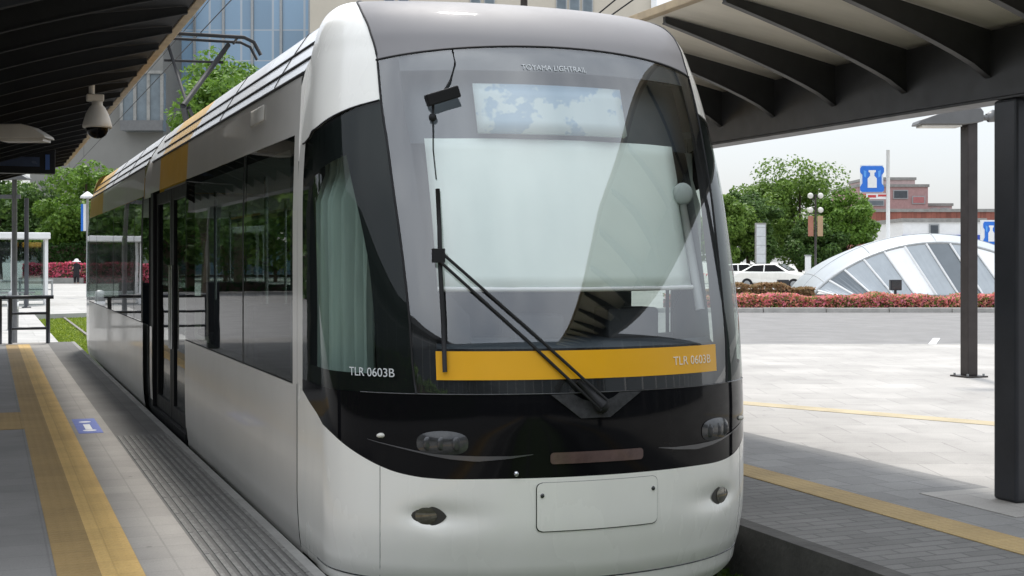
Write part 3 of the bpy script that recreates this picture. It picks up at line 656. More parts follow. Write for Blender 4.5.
# rear cab: nose turned round, simply finished
def rearpt(p): return Vector((p.x, 31.34 - p.y, p.z))
for nm, mt, lo_, hi_ in (('rear_bumper', M['white'], t_of(-.12), t_of(.6)), ('rear_mask', M['black'], t_of(.6), TB), ('rear_windshield', M['sideglass'], TB, t_of(2.35)), ('rear_hood', M['gold'], t_of(2.35), NT - 1.0001)):
    V = []; na, nb = 64, 12
    for j in range(nb + 1):
        for i in range(na + 1): V.append(rearpt(S(lerp(-2, 2, i / na), lerp(lo_, hi_, j / nb))))
    mesh_obj(nm, V, [(j * (na + 1) + i, (j + 1) * (na + 1) + i, (j + 1) * (na + 1) + i + 1, j * (na + 1) + i + 1) for j in range(nb) for i in range(na)], mt, tram, True)
# --- inside
mb = MB()
for a, b in ((7.0, YJ0 + .1), (YJ1 - .1, 23.6)): mb.box((CX - 1.13, a, -.02), (CX + 1.13, b, .02))
mb.build('floor', M['intdark'], tram)
mb = MB()
for a, b in ((7.0, YJ0), (YJ1, 23.6)): mb.box((CX - 1.05, a, 2.27), (CX + 1.05, b, 2.30))
mb.build('ceiling', M['intr'], tram)
mb = MB(); mb.box((CX - 1.12, 7.95, .02), (CX + 1.12, 8.0, 2.27)); mb.build('partition', M['intdark'], tram)
mb = MB(); mb.box((CX - 1.1, 7.0, .02), (CX + 1.1, 7.90, .05)); mb.build('cab_floor', M['intdark'], tram)
# inner skin below the windows
for s in (-1, 1):
    for a, b in ((7.5, 11.95), (14.6, YJ0), (YJ1, 23.8)): side('inner_lining', M['intr'], s, a, b, .0, ZW0 - .02, off=-.06)
    side('cab_lining', M['intdark'], s, 6.9, 7.5, .0, .86, off=-.05)
mb = MB()
V = [XZ(x, z, -.07) + Vector((0, dy, 0)) for (z, dy) in ((.75, 0), (1.09, 0), (1.14, .08), (1.16, .35), (1.12, .62), (.75, .65)) for x in np.linspace(-.9, .9, 13)]
mesh_obj('dashboard', V, [(j * 13 + i, j * 13 + i + 1, (j + 1) * 13 + i + 1, (j + 1) * 13 + i) for j in range(5) for i in range(12)], M['dash'], tram, True)
mb = MB(); mb.box((CX - .30, 6.42, 1.13), (CX - .02, 6.62, 1.27)); mb.box((CX + .22, 6.40, 1.13), (CX + .52, 6.6, 1.30)); mb.build('instrument_panel', M['intdark'], tram, bevel=.02)
# driver's seat
mb = MB(); mb.box((CX - .35, 7.3, .45), (CX + .15, 7.78, .56)); mb.box((CX - .35, 7.72, .56), (CX + .15, 7.84, 1.38)); mb.box((CX - .2, 7.45, .05), (CX, 7.65, .45)); mb.build('driver_seat', M['seatf'], tram, bevel=.04)
# roller blind with a pale bottom bar
V = []
for j in range(13):
    z = lerp(1.43, 2.205, j / 12)
    for i in range(17):
        x = lerp(-.765, .76, i / 16); V.append(XZ(x * 1.0, z, -.10) + Vector((0, .008 * math.sin(i * 1.3), 0)))
bl = mesh_obj('roller_blind', V, [(j * 17 + i, j * 17 + i + 1, (j + 1) * 17 + i + 1, (j + 1) * 17 + i) for j in range(12) for i in range(16)], M['blind'], tram, True); solid(bl, .003)
mb = MB(); mb.tube([XZ(lerp(-.765, .76, k / 16), 1.425, -.10) for k in range(17)], .012, 8); mb.build('blind_bar', M['whitep'], bl, True)
# destination display
def disp_mat():
    m, nt, out = new_mat('display_map'); p = N(nt, 'ShaderNodeBsdfPrincipled', Roughness=.4)
    tc = N(nt, 'ShaderNodeTexCoord'); n1 = N(nt, 'ShaderNodeTexNoise', Scale=3.4, Detail=4.0, Roughness=.65); L(nt, tc.outputs['Object'], n1.inputs['Vector'])
    r = N(nt, 'ShaderNodeValToRGB'); r.color_ramp.elements[0].position = .455; r.color_ramp.elements[1].position = .49
    r.color_ramp.elements[0].color = (.30, .44, .56, 1); r.color_ramp.elements[1].color = (.56, .66, .67, 1)
    L(nt, n1.outputs['Fac'], r.inputs[0]); L(nt, r.outputs[0], p.inputs['Base Color']); L(nt, p.outputs[0], out.inputs['Surface']); return m
V = []
for j in range(5):
    z = lerp(2.222, 2.478, j / 4)
    for i in range(17): V.append(XZ(lerp(-.49, .36, i / 16), z, -.05))
dd = mesh_obj('destination_display', V, [(j * 17 + i, j * 17 + i + 1, (j + 1) * 17 + i + 1, (j + 1) * 17 + i) for j in range(4) for i in range(16)], disp_mat(), tram, True); solid(dd, .03)
V = []
for j in range(5):
    z = lerp(2.19, 2.60, j / 4)
    for i in range(17): V.append(XZ(lerp(-.98, .98, i / 16), z, -.13))
hb = mesh_obj('header_panel', V, [(j * 17 + i, j * 17 + i + 1, (j + 1) * 17 + i + 1, (j + 1) * 17 + i) for j in range(4) for i in range(16)], M['dash'], tram, True)
for s in (-1, 1):
    V = []
    for j in range(9):
        z = lerp(1.13, 2.50, j / 8)
        for i in range(7): V.append(XZ(s * lerp((.62 if z < 1.4 else .775) + .10 * max(0, (z - 2.1) / .4), 1.02, i / 6), z, -.15))
    mesh_obj('pillar_lining', V, [(j * 7 + i, j * 7 + i + 1, (j + 1) * 7 + i + 1, (j + 1) * 7 + i) for j in range(8) for i in range(6)], M['frit'], tram, True)
# cab mirror on its pale arm, cab curtain
mb = MB(); mb.tube([XZ(.80, 1.30, -.09), XZ(.775, 1.6, -.09), XZ(.757, 1.87, -.09)], .026, 10, .02); ca = mb.build('mirror_arm', M['intr'], tram, True)
mb = MB(); c = XZ(.757, 1.93, -.08); mb.ball(c, .062, 16, 10, (1, .5, 1)); mb.build('mirror', M['curtain'], ca, True)
for s in (-1, 1):
    V = []; n = 90
    for j in range(9):
        z = lerp(.95, 2.17, j / 8)
        for i in range(n + 1):
            f = i / n; y = lerp(7.30, 6.98, min(1, f * 1.6)) if f < .625 else lerp(6.98, 6.80, (f - .625) / .375)
            xx = 1.08 if f < .625 else lerp(1.08, .98, (f - .625) / .375)
            xx += .032 * math.sin(f * 70 + .5 * math.sin(j * .8)) + .02 * math.sin(f * 27) - .10 * max(0, f - .45)
            V.append((CX + s * (xx - (.05 if z > 1.9 else 0)), y + .1 * max(0, (z - 1.1)) * .25, z))
    mesh_obj('cab_curtain', V, [(j * (n + 1) + i, j * (n + 1) + i + 1, (j + 1) * (n + 1) + i + 1, (j + 1) * (n + 1) + i) for j in range(8) for i in range(n)], M['curtain'], tram, True)
# passenger seats, poles, strap rail
def seat_mb(x, y, face):
    mb = MB(); mb.box((x - .21, y - .22, .40), (x + .21, y + .22, .50)); yb0 = y - face * .20
    mb.prism([(x - .21, yb0 - .05, .50), (x - .21, yb0 + .05, .50), (x - .19, yb0 - face * .08 + .035, 1.22), (x - .19, yb0 - face * .08 - .035, 1.22)], (.40, 0, 0)); return mb
for (y, face) in ((8.6, 1), (9.55, -1), (10.4, 1), (11.3, -1), (16.6, 1), (17.6, -1), (18.6, 1), (19.7, -1), (20.8, 1)):
    for x in (CX - .82, CX + .40, CX + .84):
        st = seat_mb(x, y, face).build('seat', M['seatf'], tram, bevel=.03)
        mb = MB(); mb.box((x - .05, y - .1, .02), (x + .05, y + .1, .40)); mb.build('seat_base', M['intdark'], st)
for y in (8.9, 11.7, 14.5, 16.2, 20.2):
    for x in (CX - .55, CX + .55):
        mb = MB(); mb.tube([(x, y, .02), (x, y, 2.27)], .017, 8); mb.build('grab_pole', M['chrome'], tram)
# undergear
mb = MB(); mb.box((CX - 1.02, 7.2, -.24), (CX + 1.02, 14.6, -.03)); mb.box((CX - 1.02, 15.5, -.24), (CX + 1.02, 23.2, -.03)); mb.build('underframe', M['dark'], tram)
for y in (9.2, 11.0, 18.9, 20.7):
    for s in (-1, 1):
        mb = MB(); n = 24; x = CX + s * .5335
        mb.prism([(x - .06, y + .28 * math.cos(2 * math.pi * k / n), .02 + .28 * math.sin(2 * math.pi * k / n)) for k in range(n)], (.12, 0, 0)); mb.build('wheel', M['steel'], tram)
# pantograph
PY = 19.3
mb = MB(); zt = 4.72
bow = [(CX - .88, PY, zt - .20), (CX - .78, PY, zt - .05), (CX - .6, PY, zt), (CX + .6, PY, zt), (CX + .74, PY, zt - .06), (CX + .84, PY, zt - .24)]
mb.tube(bow, .028, 8); mb.tube([(p[0], p[1] + .28, p[2] - .03) for p in bow], .022, 8); mb.tube([(CX - .5, PY, zt - .02), (CX - .5, PY + .28, zt - .05)], .02, 6); mb.tube([(CX + .5, PY, zt - .02), (CX + .5, PY + .28, zt - .05)], .02, 6)
pg = mb.build('pantograph', M['rubber'], tram, True)
mb = MB(); mb.tube([(CX + .40, PY + .12, zt - .10), (CX - .36, PY - .85, 3.62)], .035, 8); mb.tube([(CX - .45, PY + .12, zt - .12), (CX - .30, PY - .75, 3.66)], .022, 8); mb.tube([(CX - .52, PY - .1, zt - .4), (CX + .3, PY - .05, zt - .38)], .02, 6); mb.build('pantograph_arm', M['rubber'], pg, True)
mb = MB(); mb.tube([(CX - .36, PY - .85, 3.62), (CX, PY + .7, 3.08)], .045, 8); mb.tube([(CX - .28, PY - .8, 3.6), (CX + .2, PY + .5, 3.1)], .025, 8); mb.box((CX - .6, PY + .3, 3.005), (CX + .6, PY + 1.0, 3.12)); mb.build('pantograph_base', M['rubber'], pg)

# ------------------------------------------------------------------ platform canopies
def canopy(name, xe, xg, sgn, label, pmat, cols, panel_out, ya=-5.0, fmat=None):
    """xe: eave over the track, xg: girder line, sgn: +1 if girder lies at larger x than the eave"""
    yb = PEND - .1; fmat = fmat or M['canopy']
    t = thing(name, (xg, 6.5, 0), label, 'canopy')
    mb = MB(); mb.box((xg - .09, ya, 2.60), (xg + .09, yb, 3.04)); mb.box((xg - .10, ya, 2.58), (xg + .10, yb, 2.599)); mb.build('girder', M['canopy'], t, bevel=.004)
    zg, ze = 3.04, 3.33
    def ztop(f): return zg + (ze - zg) * f + .012 * math.sin(math.pi * f)
    # soffit: shallow curved sheet from girder to eave and a short way behind the girder
    V = []; n = 10; ys = [ya, yb]
    fs = [i / n for i in range(n + 1)]
    prof = [(xg + sgn * panel_out, 3.09)] + [(lerp(xg, xe, f), ztop(f) + .012) for f in fs]
    mb = MB()
    for (xa, za), (xb, zb) in zip(prof[:-1], prof[1:]):
        mb.prism([(xa, ya, za), (xb, ya, zb), (xb, ya, zb + .03), (xa, ya, za + .03)], (0, yb - ya, 0))
    smooth_by_angle(mb.build('roof_panel', pmat, t))
    mb = MB(); mb.box((xe - .035, ya - .02, ze + .0), (xe + .035, yb + .02, ze + .06)); mb.build('eave_trim', M['trim'], t, bevel=.006)
    # tapering cantilever fins
    fin0 = None; y = 7.05 - .86 * math.floor((7.05 - ya - .1) / .86)
    while y < yb - .05:
        if fin0 is None:
            mb = MB(); top = [(lerp(xg + sgn * -.085, xe - sgn * -.06, f), ztop(f * .97) + .004) for f in fs]; root = 2.74
            low = [(lerp(xg + sgn * -.085, xe - sgn * -.06, f), lerp(root, ze - .045, f ** .78) + .0) for f in fs]
            y0_ = 7.05; poly = [(x, y0_, z) for x, z in top] + [(x, y0_, z) for x, z in reversed(low)]
            mb.prism(poly, (0, .035, 0))
            for k in range(n):   # bottom flange
                (xa, za), (xb, zb) = low[k], low[k + 1]; mb.prism([(xa, y0_ - .012, za - .010), (xb, y0_ - .012, zb - .010), (xb, y0_ - .012, zb), (xa, y0_ - .012, za)], (0, .058, 0))
            fin0 = mb.build('fin', fmat, t)
            fin0.location.y = y - 7.05
        else:
            c = fin0.copy(); COL.objects.link(c); c.parent = t; c.location.y = y - 7.05
        y += .86
    # columns
    for yc in cols:
        mb = MB(); s2 = .105
        mb.box((xg - s2, yc - s2, .0087 if abs(yc - 6.9) < .1 and sgn > 0 else 0.006), (xg + s2, yc + s2, 2.578)); mb.build('column', M['column'], t, bevel=.02)
    return t
canopy('platform_canopy', 4.55, 6.165, 1, 'dark steel canopy with curved fins and pale soffit over the right-hand platform', M['panel'], (-1.1, 6.9, 14.9 + 8), .66)
canopy('platform_canopy', 1.37, -.48, -1, 'dark steel canopy with shade painted into its underside over the left-hand platform', M['panelshade'], (8.0, 16.0, 24.0), 1.6, 7.5, M['panelshade'])

# ------------------------------------------------------------------ platform lamps (same model twice)
def platform_lamp(base, zt, label):
    x, y, z0 = base
    t = thing('platform_lamp', base, label, 'lamp post', 'wing shaped lamps on dark poles by the platforms')
    mb = MB(); mb.box((x - .080, y - .080, z0 + .02), (x + .080, y + .080, zt - .02)); mb.build('pole', M['poleb'], t, bevel=.012)
    mb = MB(); mb.box((x - .17, y - .17, z0), (x + .17, y + .17, z0 + .022)); bp = mb.build('base_plate', M['poleb'], t)
    for dx in (-.13, .13):
        for dy in (-.13, .13): m2 = MB(); m2.lathe((x + dx, y + dy, z0 + .02), [(.016, 0), (.016, .03)], 6); m2.build('bolt', M['galv'], bp)
    fr = lambda p: tuple(Vector((x, y, zt)) + RIGHT * p[0] + FWD * p[1] + Vector((0, 0, p[2])))
    # wing: thick at the pole, thin at the tip
    prof = [(-.72, -.10), (-.70, -.045), (-.40, .06), (-.12, .115), (.10, .12), (.14, .07), (.14, -.06), (-.1, -.10)]
    mb = MB(); mb.prism([fr((a, -.17, b)) for a, b in prof], FWD * .34); smooth_by_angle(mb.build('lamp_head', M['lampg'], t, bevel=.012), 35)
    mb = MB(); mb.box((-.66, -.14, -.125), (-.14, .14, -.1035), fr); mb.build('diffuser', M['lampw'], t)
    mb = MB(); mb.box((.14, -.06, -.03), (.26, .06, .035), fr); mb.tube([fr((.24, 0, 0)), fr((.34, 0, .03))], .06, 12, .085); mb.ball(fr((.36, 0, .035)), .078, 12, 8); mb.build('spotlight', M['lampg'], t, True)
platform_lamp(tuple(at(969, 17.9)), zat(118, 17.9), 'dark pole with grey wing-shaped lamp head standing on the sunlit pale plaza')
b_ = at(14.5, 27.6, -.339); t = thing('square_lamp', tuple(b_), 'slim grey lamp post with flat head behind the railing at the far left', 'lamp post')
zt_ = zat(180, 27.6); mb = MB(); mb.tube([tuple(b_), (b_.x, b_.y, zt_)], .055, 10, .05); mb.build('pole', M['galvdark'], t, True)
fr = camframe(27.6, offs(14.5, 27.6), 0); mb = MB(); mb.prism([fr((a_, -.14, zt_ + c_)) for a_, c_ in ((-.42, 0), (-.40, .06), (-.05, .15), (.10, .15), (.30, .04), (.30, 0))], FWD * .28); mb.build('lamp_head', M['lampg'], t, bevel=.01)
mb = MB(); mb.box((-.45, -.03, zt_ - .38), (.12, .03, zt_ - .30), fr); mb.build('bracket_arm', M['galvdark'], t)
D = 14.0; fr = camframe(D, offs(14, D), 0); zc_ = zat(142, D)
t = thing('hanging_lamp', fr((0, 0, zc_)), 'cream wing-shaped lamp head hung under the left canopy above the black display', 'lamp')
mb = MB(); mb.prism([fr((a, -.15, zc_ + b)) for a, b in ((.375, .03), (.36, .06), (.20, .155), (.12, .175), (-.12, .175), (-.12, .03))], FWD * .30); smooth_by_angle(mb.build('lamp_head', M['lampw'], t, bevel=.01), 35)
mb = MB(); mb.box((-.10, -.12, zc_ - .0), (.34, .12, zc_ + .027), fr); mb.build('diffuser', M['lampw'], t)
mb = MB(); mb.box((-.30, -.07, zc_ + .03), (-.123, .07, zc_ + .15), fr); mb.tube([fr((-.20, 0, zc_ + .15)), fr((-.20, 0, 3.12))], .03, 8); mb.build('bracket', M['lampg'], t, bevel=.008)

# ------------------------------------------------------------------ sign and dome camera under the left canopy
t = thing('hanging_sign', (.3, 21.1, 3.1), 'black departure display box hanging under the left canopy', 'display')
mb = MB(); mb.box((-.75, 21.0, 2.82), (.94, 21.22, 3.19)); mb.build('casing', M['frit'], t, bevel=.01)
scr = pbr('dim_blue_screen', (.045, .06, .10), .25); mb = MB(); mb.box((-.1, 20.985, 2.92), (.72, 20.998, 3.06)); mb.build('screen', scr, t)
sb = pbr('blue_screen_tab', (.05, .10, .26), .3); mb = MB(); mb.box((.80, 20.985, 2.88), (.86, 20.998, 3.10)); mb.build('indicator', sb, t)
mb = MB(); mb.tube([(-.5, 21.1, 3.19), (-.5, 21.1, 3.3)], .02); mb.tube([(.7, 21.1, 3.19), (.7, 21.1, 3.33)], .02); mb.build('hanger', M['canopy'], t)
c = (.985, 13.5, 2.70)
t = thing('dome_camera', c, 'cream bell-shaped dome security camera hanging under the left canopy', 'camera')
mb = MB(); mb.lathe(c, [(.132, .115), (.138, .13), (.13, .17), (.105, .25), (.075, .31), (.05, .335), (.05, .37)], 24); mb.build('housing', M['lampw'], t, True)
mb = MB(); mb.ball((c[0], c[1], c[2] + .115), .108, 20, 12, (1, 1, .95)); mb.build('dome', M['black'], t, True)
mb = MB(); mb.box((c[0] - .10, c[1] - .05, c[2] + .37), (c[0] + .06, c[1] + .05, c[2] + .435)); mb.tube([(c[0] - .05, c[1], c[2] + .43), (c[0] - .05, c[1], 3.25)], .03); mb.build('bracket', M['lampw'], t, bevel=.01)

# blue wheelchair boarding mark on the left platform
stick = pbr('blue_floor_film', (.11, .15, .42), .6, 0, .15, 12)
t = thing('floor_sticker', (.87, 13.2, 0), 'small blue and white boarding mark stuck on the left platform', 'floor sticker')
mb = MB(); mb.prism([(.765, 12.62, .0006), (.975, 12.62, .0006), (.975, 13.78, .0006), (.765, 13.78, .0006)], (0, 0, .002)); mb.build('film', stick, t)
mb = MB(); mb.lathe((.87, 13.5, .0028), [(.055, 0), (.055, .001)], 16); mb.box((.84, 12.9, .0028), (.90, 13.3, .0038)); mb.lathe((.87, 12.82, .0028), [(.06, 0), (.06, .001)], 16); mb.build('symbol', M['whitep'], t)

# railing at the end of the left platform
def railing(x0, x1, y, label):
    t = thing('railing', ((x0 + x1) / 2, y, 0), label, 'railing', None)
    for x in (x0, x1): mb = MB(); mb.tube([(x, y, 0.0), (x, y, .86)], .038, 10); mb.build('post', M['column'], t, True)
    for z, r in ((.86, .036), (.56, .026), (.28, .026)): mb = MB(); mb.tube([(x0 - (.12 if z > .8 else 0), y, z), (x1 + (.10 if z > .8 else 0), y, z)], r, 8); mb.build('rail', M['column'], t, True)
    return t
railing(.40, 1.06, 26.6, 'black three-bar railing closing the far end of the left platform')
railing(-.75, .22, 26.6, 'black three-bar railing cut off by the left picture edge')

# overhead line
t = thing('overhead_wire', (CX, 6, 4.76), 'thin black contact wire running above the tram roof', 'wire')
mb = MB(); mb.tube([(CX, 8.3, 4.76), (CX, 80, 4.76)], .007, 6); mb.build('contact_wire', M['rubber'], t)
mb = MB(); mb.tube([(CX, 8.3, 5.25), (CX, 20, 5.05), (CX, 80, 5.3)], .005, 6)
for y in range(12, 80, 8): mb.tube([(CX, y, 4.76), (CX, y, 5.1)], .004, 4)
mb.build('messenger_wire', M['rubber'], t)
mb = MB(); mb.tube([(-.48, 8.3, 3.1), (-.48, 8.3, 5.3)], .07, 8); mb.tube([(6.165, 8.3, 3.1), (6.165, 8.3, 5.3)], .07, 8); mb.tube([(-.48, 8.3, 5.27), (6.165, 8.3, 5.27)], .05, 8); mb.tube([(CX, 8.3, 5.27), (CX, 8.3, 4.76)], .02, 6); mb.build('end_frame', M['poleb'], t)
b = at(524, 42); t = thing('catenary_pole', tuple(b), 'dark pole rising behind the tram roof before the beige building', 'pole')
mb = MB(); mb.tube([tuple(b - Vector((0, 0, .339))), tuple(b + Vector((0, 0, 10.4)))], .13, 12, .11); mb.build('pole', M['poleb'], t, True)
mb = MB(); mb.tube([tuple(b + Vector((0, 0, 10.0))), (CX, b.y, 9.6)], .05, 8); mb.build('bracket_arm', M['poleb'], t, True)
for k, (ua, va, ub, vb) in enumerate(((575, 33, 640, -24), (586, 29, 668, -22))):
    A = at(ua, 45); A.z = zat(va, 45); B = at(ub + 60, 45); B.z = zat(vb - 46, 45)
    t = thing('span_wire', tuple(A), ('left of the two thin slanting wires crossing before the beige building' if k == 0 else 'right of the two thin slanting wires crossing before the beige building'), 'wire', 'span wires behind the tram')
    C_ = at(ua - 40, 45); C_.z = zat(va + 33, 45); mb = MB(); mb.tube([C_, B], .028, 6); mb.build('strand', M['rubber'], t)

# ------------------------------------------------------------------ foliage
def leaf_cloud(rng, centers, radii, n, size, squash=.8):
    k = rng.integers(0, len(centers), n); d = rng.normal(size=(n, 3)); d /= np.linalg.norm(d, axis=1)[:, None]
    rr = rng.uniform(.45, 1.05, n) ** .6
    P = centers[k] + d * (radii[k] * rr)[:, None] * np.array([1, 1, squash])
    nrm = d * .6 + rng.normal(size=(n, 3)) * .5 + np.array([0, 0, .35]); nrm /= np.linalg.norm(nrm, axis=1)[:, None]
    a = np.cross(nrm, rng.normal(size=(n, 3))); a /= np.linalg.norm(a, axis=1)[:, None]; b = np.cross(nrm, a)
    s = size * rng.uniform(.55, 1.3, n)[:, None]
    V = np.stack([P - a * s, P - b * s * .55, P + a * s, P + b * s * .55], 1).reshape(-1, 3)
    return V, [(4 * i, 4 * i + 1, 4 * i + 2, 4 * i + 3) for i in range(n)]
LG = dict(
    mid=leafmat('leaf_mid', (0.075, 0.145, 0.022), (0.20, 0.31, 0.055)),
    bright=leafmat('leaf_bright', (0.075, 0.16, 0.018), (0.19, 0.32, 0.05)),
    deep=leafmat('leaf_deep', (0.04, 0.09, 0.02), (0.11, 0.19, 0.04)),
    hedge=leafmat('leaf_hedge', (0.02, 0.055, 0.012), (0.05, 0.11, 0.02)))
def tree(base, height, crown_r, label, mat, seed, n=7000, leaf=.16, trunk_frac=.25, group='trees', rx=1.0, clumps=34, shape=None):
    rng = np.random.default_rng(seed); b = Vector(base)
    t = thing('tree', tuple(b), label, 'tree', group)
    zc = height * (trunk_frac + (1 - trunk_frac) * .5); hz = height * (1 - trunk_frac) * .5
    C_ = []; Rr = []
    for i in range(clumps):
        d = rng.normal(size=3); d /= np.linalg.norm(d); f = rng.uniform(.25, .86) ** .7
        C_.append((b.x + d[0] * crown_r * rx * f, b.y + d[1] * crown_r * f, b.z + zc + d[2] * hz * f * .92)); Rr.append(crown_r * rng.uniform(.16, .36))
    C_ = np.array(C_); Rr = np.array(Rr)
    # limbs towards some clumps
    mb = MB(); tr = max(.10, height * .022); zt = height * (trunk_frac + .25)
    mb.tube([b - Vector((0, 0, .2)), b + Vector((.05, .03, height * trunk_frac * .6)), b + Vector((-.05, .06, zt)), b + Vector((.02, 0, height * .72))], tr, 8, tr * .35)
    for i in rng.choice(clumps, min(9, clumps), replace=False):
        st = b + Vector((0, 0, height * rng.uniform(trunk_frac * .8, .5))); en = Vector(C_[i])
        mb.tube([st, st.lerp(en, .5) + Vector((0, 0, .15)), en], tr * .45, 6, tr * .12)
    mb.build('trunk', M['bark'], t, True)
    V, Fc = leaf_cloud(rng, C_, Rr, n, leaf); mesh_obj('crown', V, Fc, mat, t); return t
def clipped(name, pts_fn, n, size, mat, label, cat, group, seed, loc, kind=None):
    """hedge body: dense leaves in the shell of a volume, twig core inside"""
    rng = np.random.default_rng(seed); V0, core = pts_fn(rng, n)
    nrm = rng.normal(size=(n, 3)) + np.array([0, 0, .6]); nrm /= np.linalg.norm(nrm, axis=1)[:, None]
    a = np.cross(nrm, rng.normal(size=(n, 3))); a /= np.linalg.norm(a, axis=1)[:, None]; b = np.cross(nrm, a); s = size * rng.uniform(.6, 1.3, n)[:, None]
    V = np.stack([V0 - a * s, V0 - b * s * .6, V0 + a * s, V0 + b * s * .6], 1).reshape(-1, 3)
    t = thing(name, loc, label, cat, group)
    mesh_obj('foliage', V, [(4 * i, 4 * i + 1, 4 * i + 2, 4 * i + 3) for i in range(n)], mat, t)
    if core: core.build('twigs', M['bark'], t)
    return t
# right-hand trees
for k, (u, D, vt, rad, mt, lab, seed) in enumerate([
    (748, 92, 182, 2.6, 'deep', 'small dark green tree just right of the tram nose', 11),
    (800, 98, 156, 4.6, 'mid', 'tallest round tree beyond the road, right of the tram', 12),
    (768, 100, 166, 3.4, 'mid', 'mid green tree left of the tallest tree beyond the road', 13),
    (842, 95, 188, 2.7, 'bright', 'low bright green tree left of the blue milk can sign', 14),
    (720, 90, 188, 2.6, 'mid', 'tree partly hidden behind the tram right edge', 15),
    (812, 93, 215, 2.2, 'deep', 'dark low tree behind the lamp post with banners', 16)]):
    tree(tuple(at(u, D, -.1)), zat(vt, D) + .1, rad, lab, LG[mt], seed, 17000, .135, .10, 'trees beyond the road on the right', clumps=46)
# left-hand trees
for k, (u, D, vt, rad, mt, lab, seed) in enumerate([
    (-60, 112, 150, 5.0, 'mid', 'leafy tree at the far left edge behind the shelter', 21),
    (0, 110, 158, 4.6, 'deep', 'dark tree behind the white bus shelter', 22),
    (45, 114, 164, 4.2, 'mid', 'tree right of the bus shelter, its crown under the hanging sign', 23),
    (86, 104, 146, 4.0, 'bright', 'bright green tree rising below the dome camera', 24),
    (122, 116, 160, 4.5, 'mid', 'tree behind the far tram car', 25),
    (170, 112, 165, 4.6, 'deep', 'tree seen through the tram door glass', 26),
    (225, 108, 165, 4.6, 'mid', 'tree seen through the large tram side window', 27),
    (275, 104, 170, 4.6, 'deep', 'tree seen through the front tram side window', 28)]):
    tree(tuple(at(u, D, -.15)), zat(vt, D) + .15, rad, lab, LG[mt], seed, 10000, .19, .05, 'trees at the far side of the square', clumps=46)
tree(tuple(at(238, 60, -.3)), zat(36, 60) + .2, 3.2, 'slender tree rising above the tram roof before the glass tower', LG['bright'], 31, 14000, .13, .3, 'trees behind the tram', clumps=46)
tree(tuple(at(205, 63, -.3)), zat(82, 63) + .2, 1.8, 'lower tree beside the pantograph above the tram roof', LG['mid'], 32, 6000, .13, .3, 'trees behind the tram', clumps=36)
# trees on the left of the square mirrored in the tram glass, then added unseen buildings
rngm = random.Random(5)
for k in range(16):
    ang = R(-4 - k * 4.6); dd_ = 62 - k * 2.2 + rngm.uniform(-3, 3)
    tree((dd_ * math.sin(ang) - 3, dd_ * math.cos(ang) + 8, -.15), rngm.uniform(8.5, 11.5), rngm.uniform(3.4, 4.4), 'broad leafy tree at the left of the square, mirrored in the tram side windows', LG['mid' if k % 2 else 'deep'], 41 + k, 4200, .32, .03, 'trees mirrored in the tram windows')
for k, (x_, y_) in enumerate(((-3.5, 84), (-8.5, 90), (-6.0, 104), (-12, 84), (-1.8, 112))):
    tree((x_, y_, -.15), 10.5 + k % 3, 3.6, 'broad leafy tree at the left of the square, mirrored in the tram side windows', LG['mid' if k % 2 else 'deep'], 71 + k, 4200, .30, .03, 'trees mirrored in the tram windows')
M['unseenfacade'] = facade('unseen_dark_facade', (.20, .20, .20), (.05, .06, .07), 2.4, 3.0, .12)  # dark glazing shared by the added out-of-view buildings
t = thing('station_building', (3, -34, -.339), 'dark glazed station front behind the viewer, added unseen to darken the tram mask reflection', 'building')  # out-of-view station front, added to darken what the mask reflects
mb = MB(); mb.box((-45, -46, -.339), (50, -34, 9.0)); mb.build('wall', M['unseenfacade'], t)
mb = MB(); mb.box((-46, -47, 9.0), (51, -31.5, 9.6)); mb.build('roof', M['canopy'], t)

t = thing('unseen_annex_block', (-22, 0, -.339), 'dark glazed block left of the platforms, added unseen to hide sky from cab glass', 'building')  # unseen building added to block sky in the cab glass reflection
mb = MB(); mb.box((-34, -33.9, -.339), (-15, 26, 6.4)); mb.build('wall', M['unseenfacade'], t)
mb = MB(); mb.box((-34.4, -33.8, 6.4), (-13.5, 27, 6.9)); mb.build('roof', M['canopy'], t)

t = thing('unseen_arcade_block', (20, -14, -.339), 'dark glazed block right of and behind the viewer, added unseen to hide sky from windshield', 'building')  # unseen building added to block sky along the windshield edge
mb = MB(); mb.box((8.4, -33.8, .002), (44, -4.5, 3.7)); mb.build('wall', M['unseenfacade'], t)
mb = MB(); mb.box((8.0, -33.7, 3.7), (45, -4.0, 4.1)); mb.build('roof', M['canopy'], t)

# hedges at the left
def box_pts(frame, lo, hi, lump=.1):
    def fn(rng, n):
        lo_, hi_ = np.array(lo), np.array(hi); P = rng.uniform(lo_, hi_, (n, 3)); ax = rng.integers(0, 3, n)
        for i in range(n):
            if ax[i] == 2: P[i, 2] = hi_[2] - abs(rng.normal(0, .05))
            elif ax[i] == 1: P[i, 1] = lo_[1] + abs(rng.normal(0, .06))
        P[:, 2] += lump * (np.sin(P[:, 0] * 1.7) * .5 + np.sin(P[:, 0] * 4.3 + 1) * .35 + np.sin(P[:, 0] * 9.1) * .2) * (P[:, 2] - lo_[2]) / (hi_[2] - lo_[2])
        W = np.array([frame(p) for p in P]); core = MB(); core.box([lo_[0], lo_[1] + .12, lo_[2]], [hi_[0], hi_[1] - .05, hi_[2] - .14], frame); return W, core
    return fn
M['azalea'] = leafmat('azalea_bloom', (0.66, 0.10, 0.18), (0.74, 0.18, 0.26), (0.14, 0.17, 0.05), .88)
M['azmix'] = leafmat('azalea_mixed', (0.84, 0.36, 0.27), (0.78, 0.26, 0.32), (0.20, 0.25, 0.06), .66)
D = 97.5; fr = camframe(D, 0, -.15)
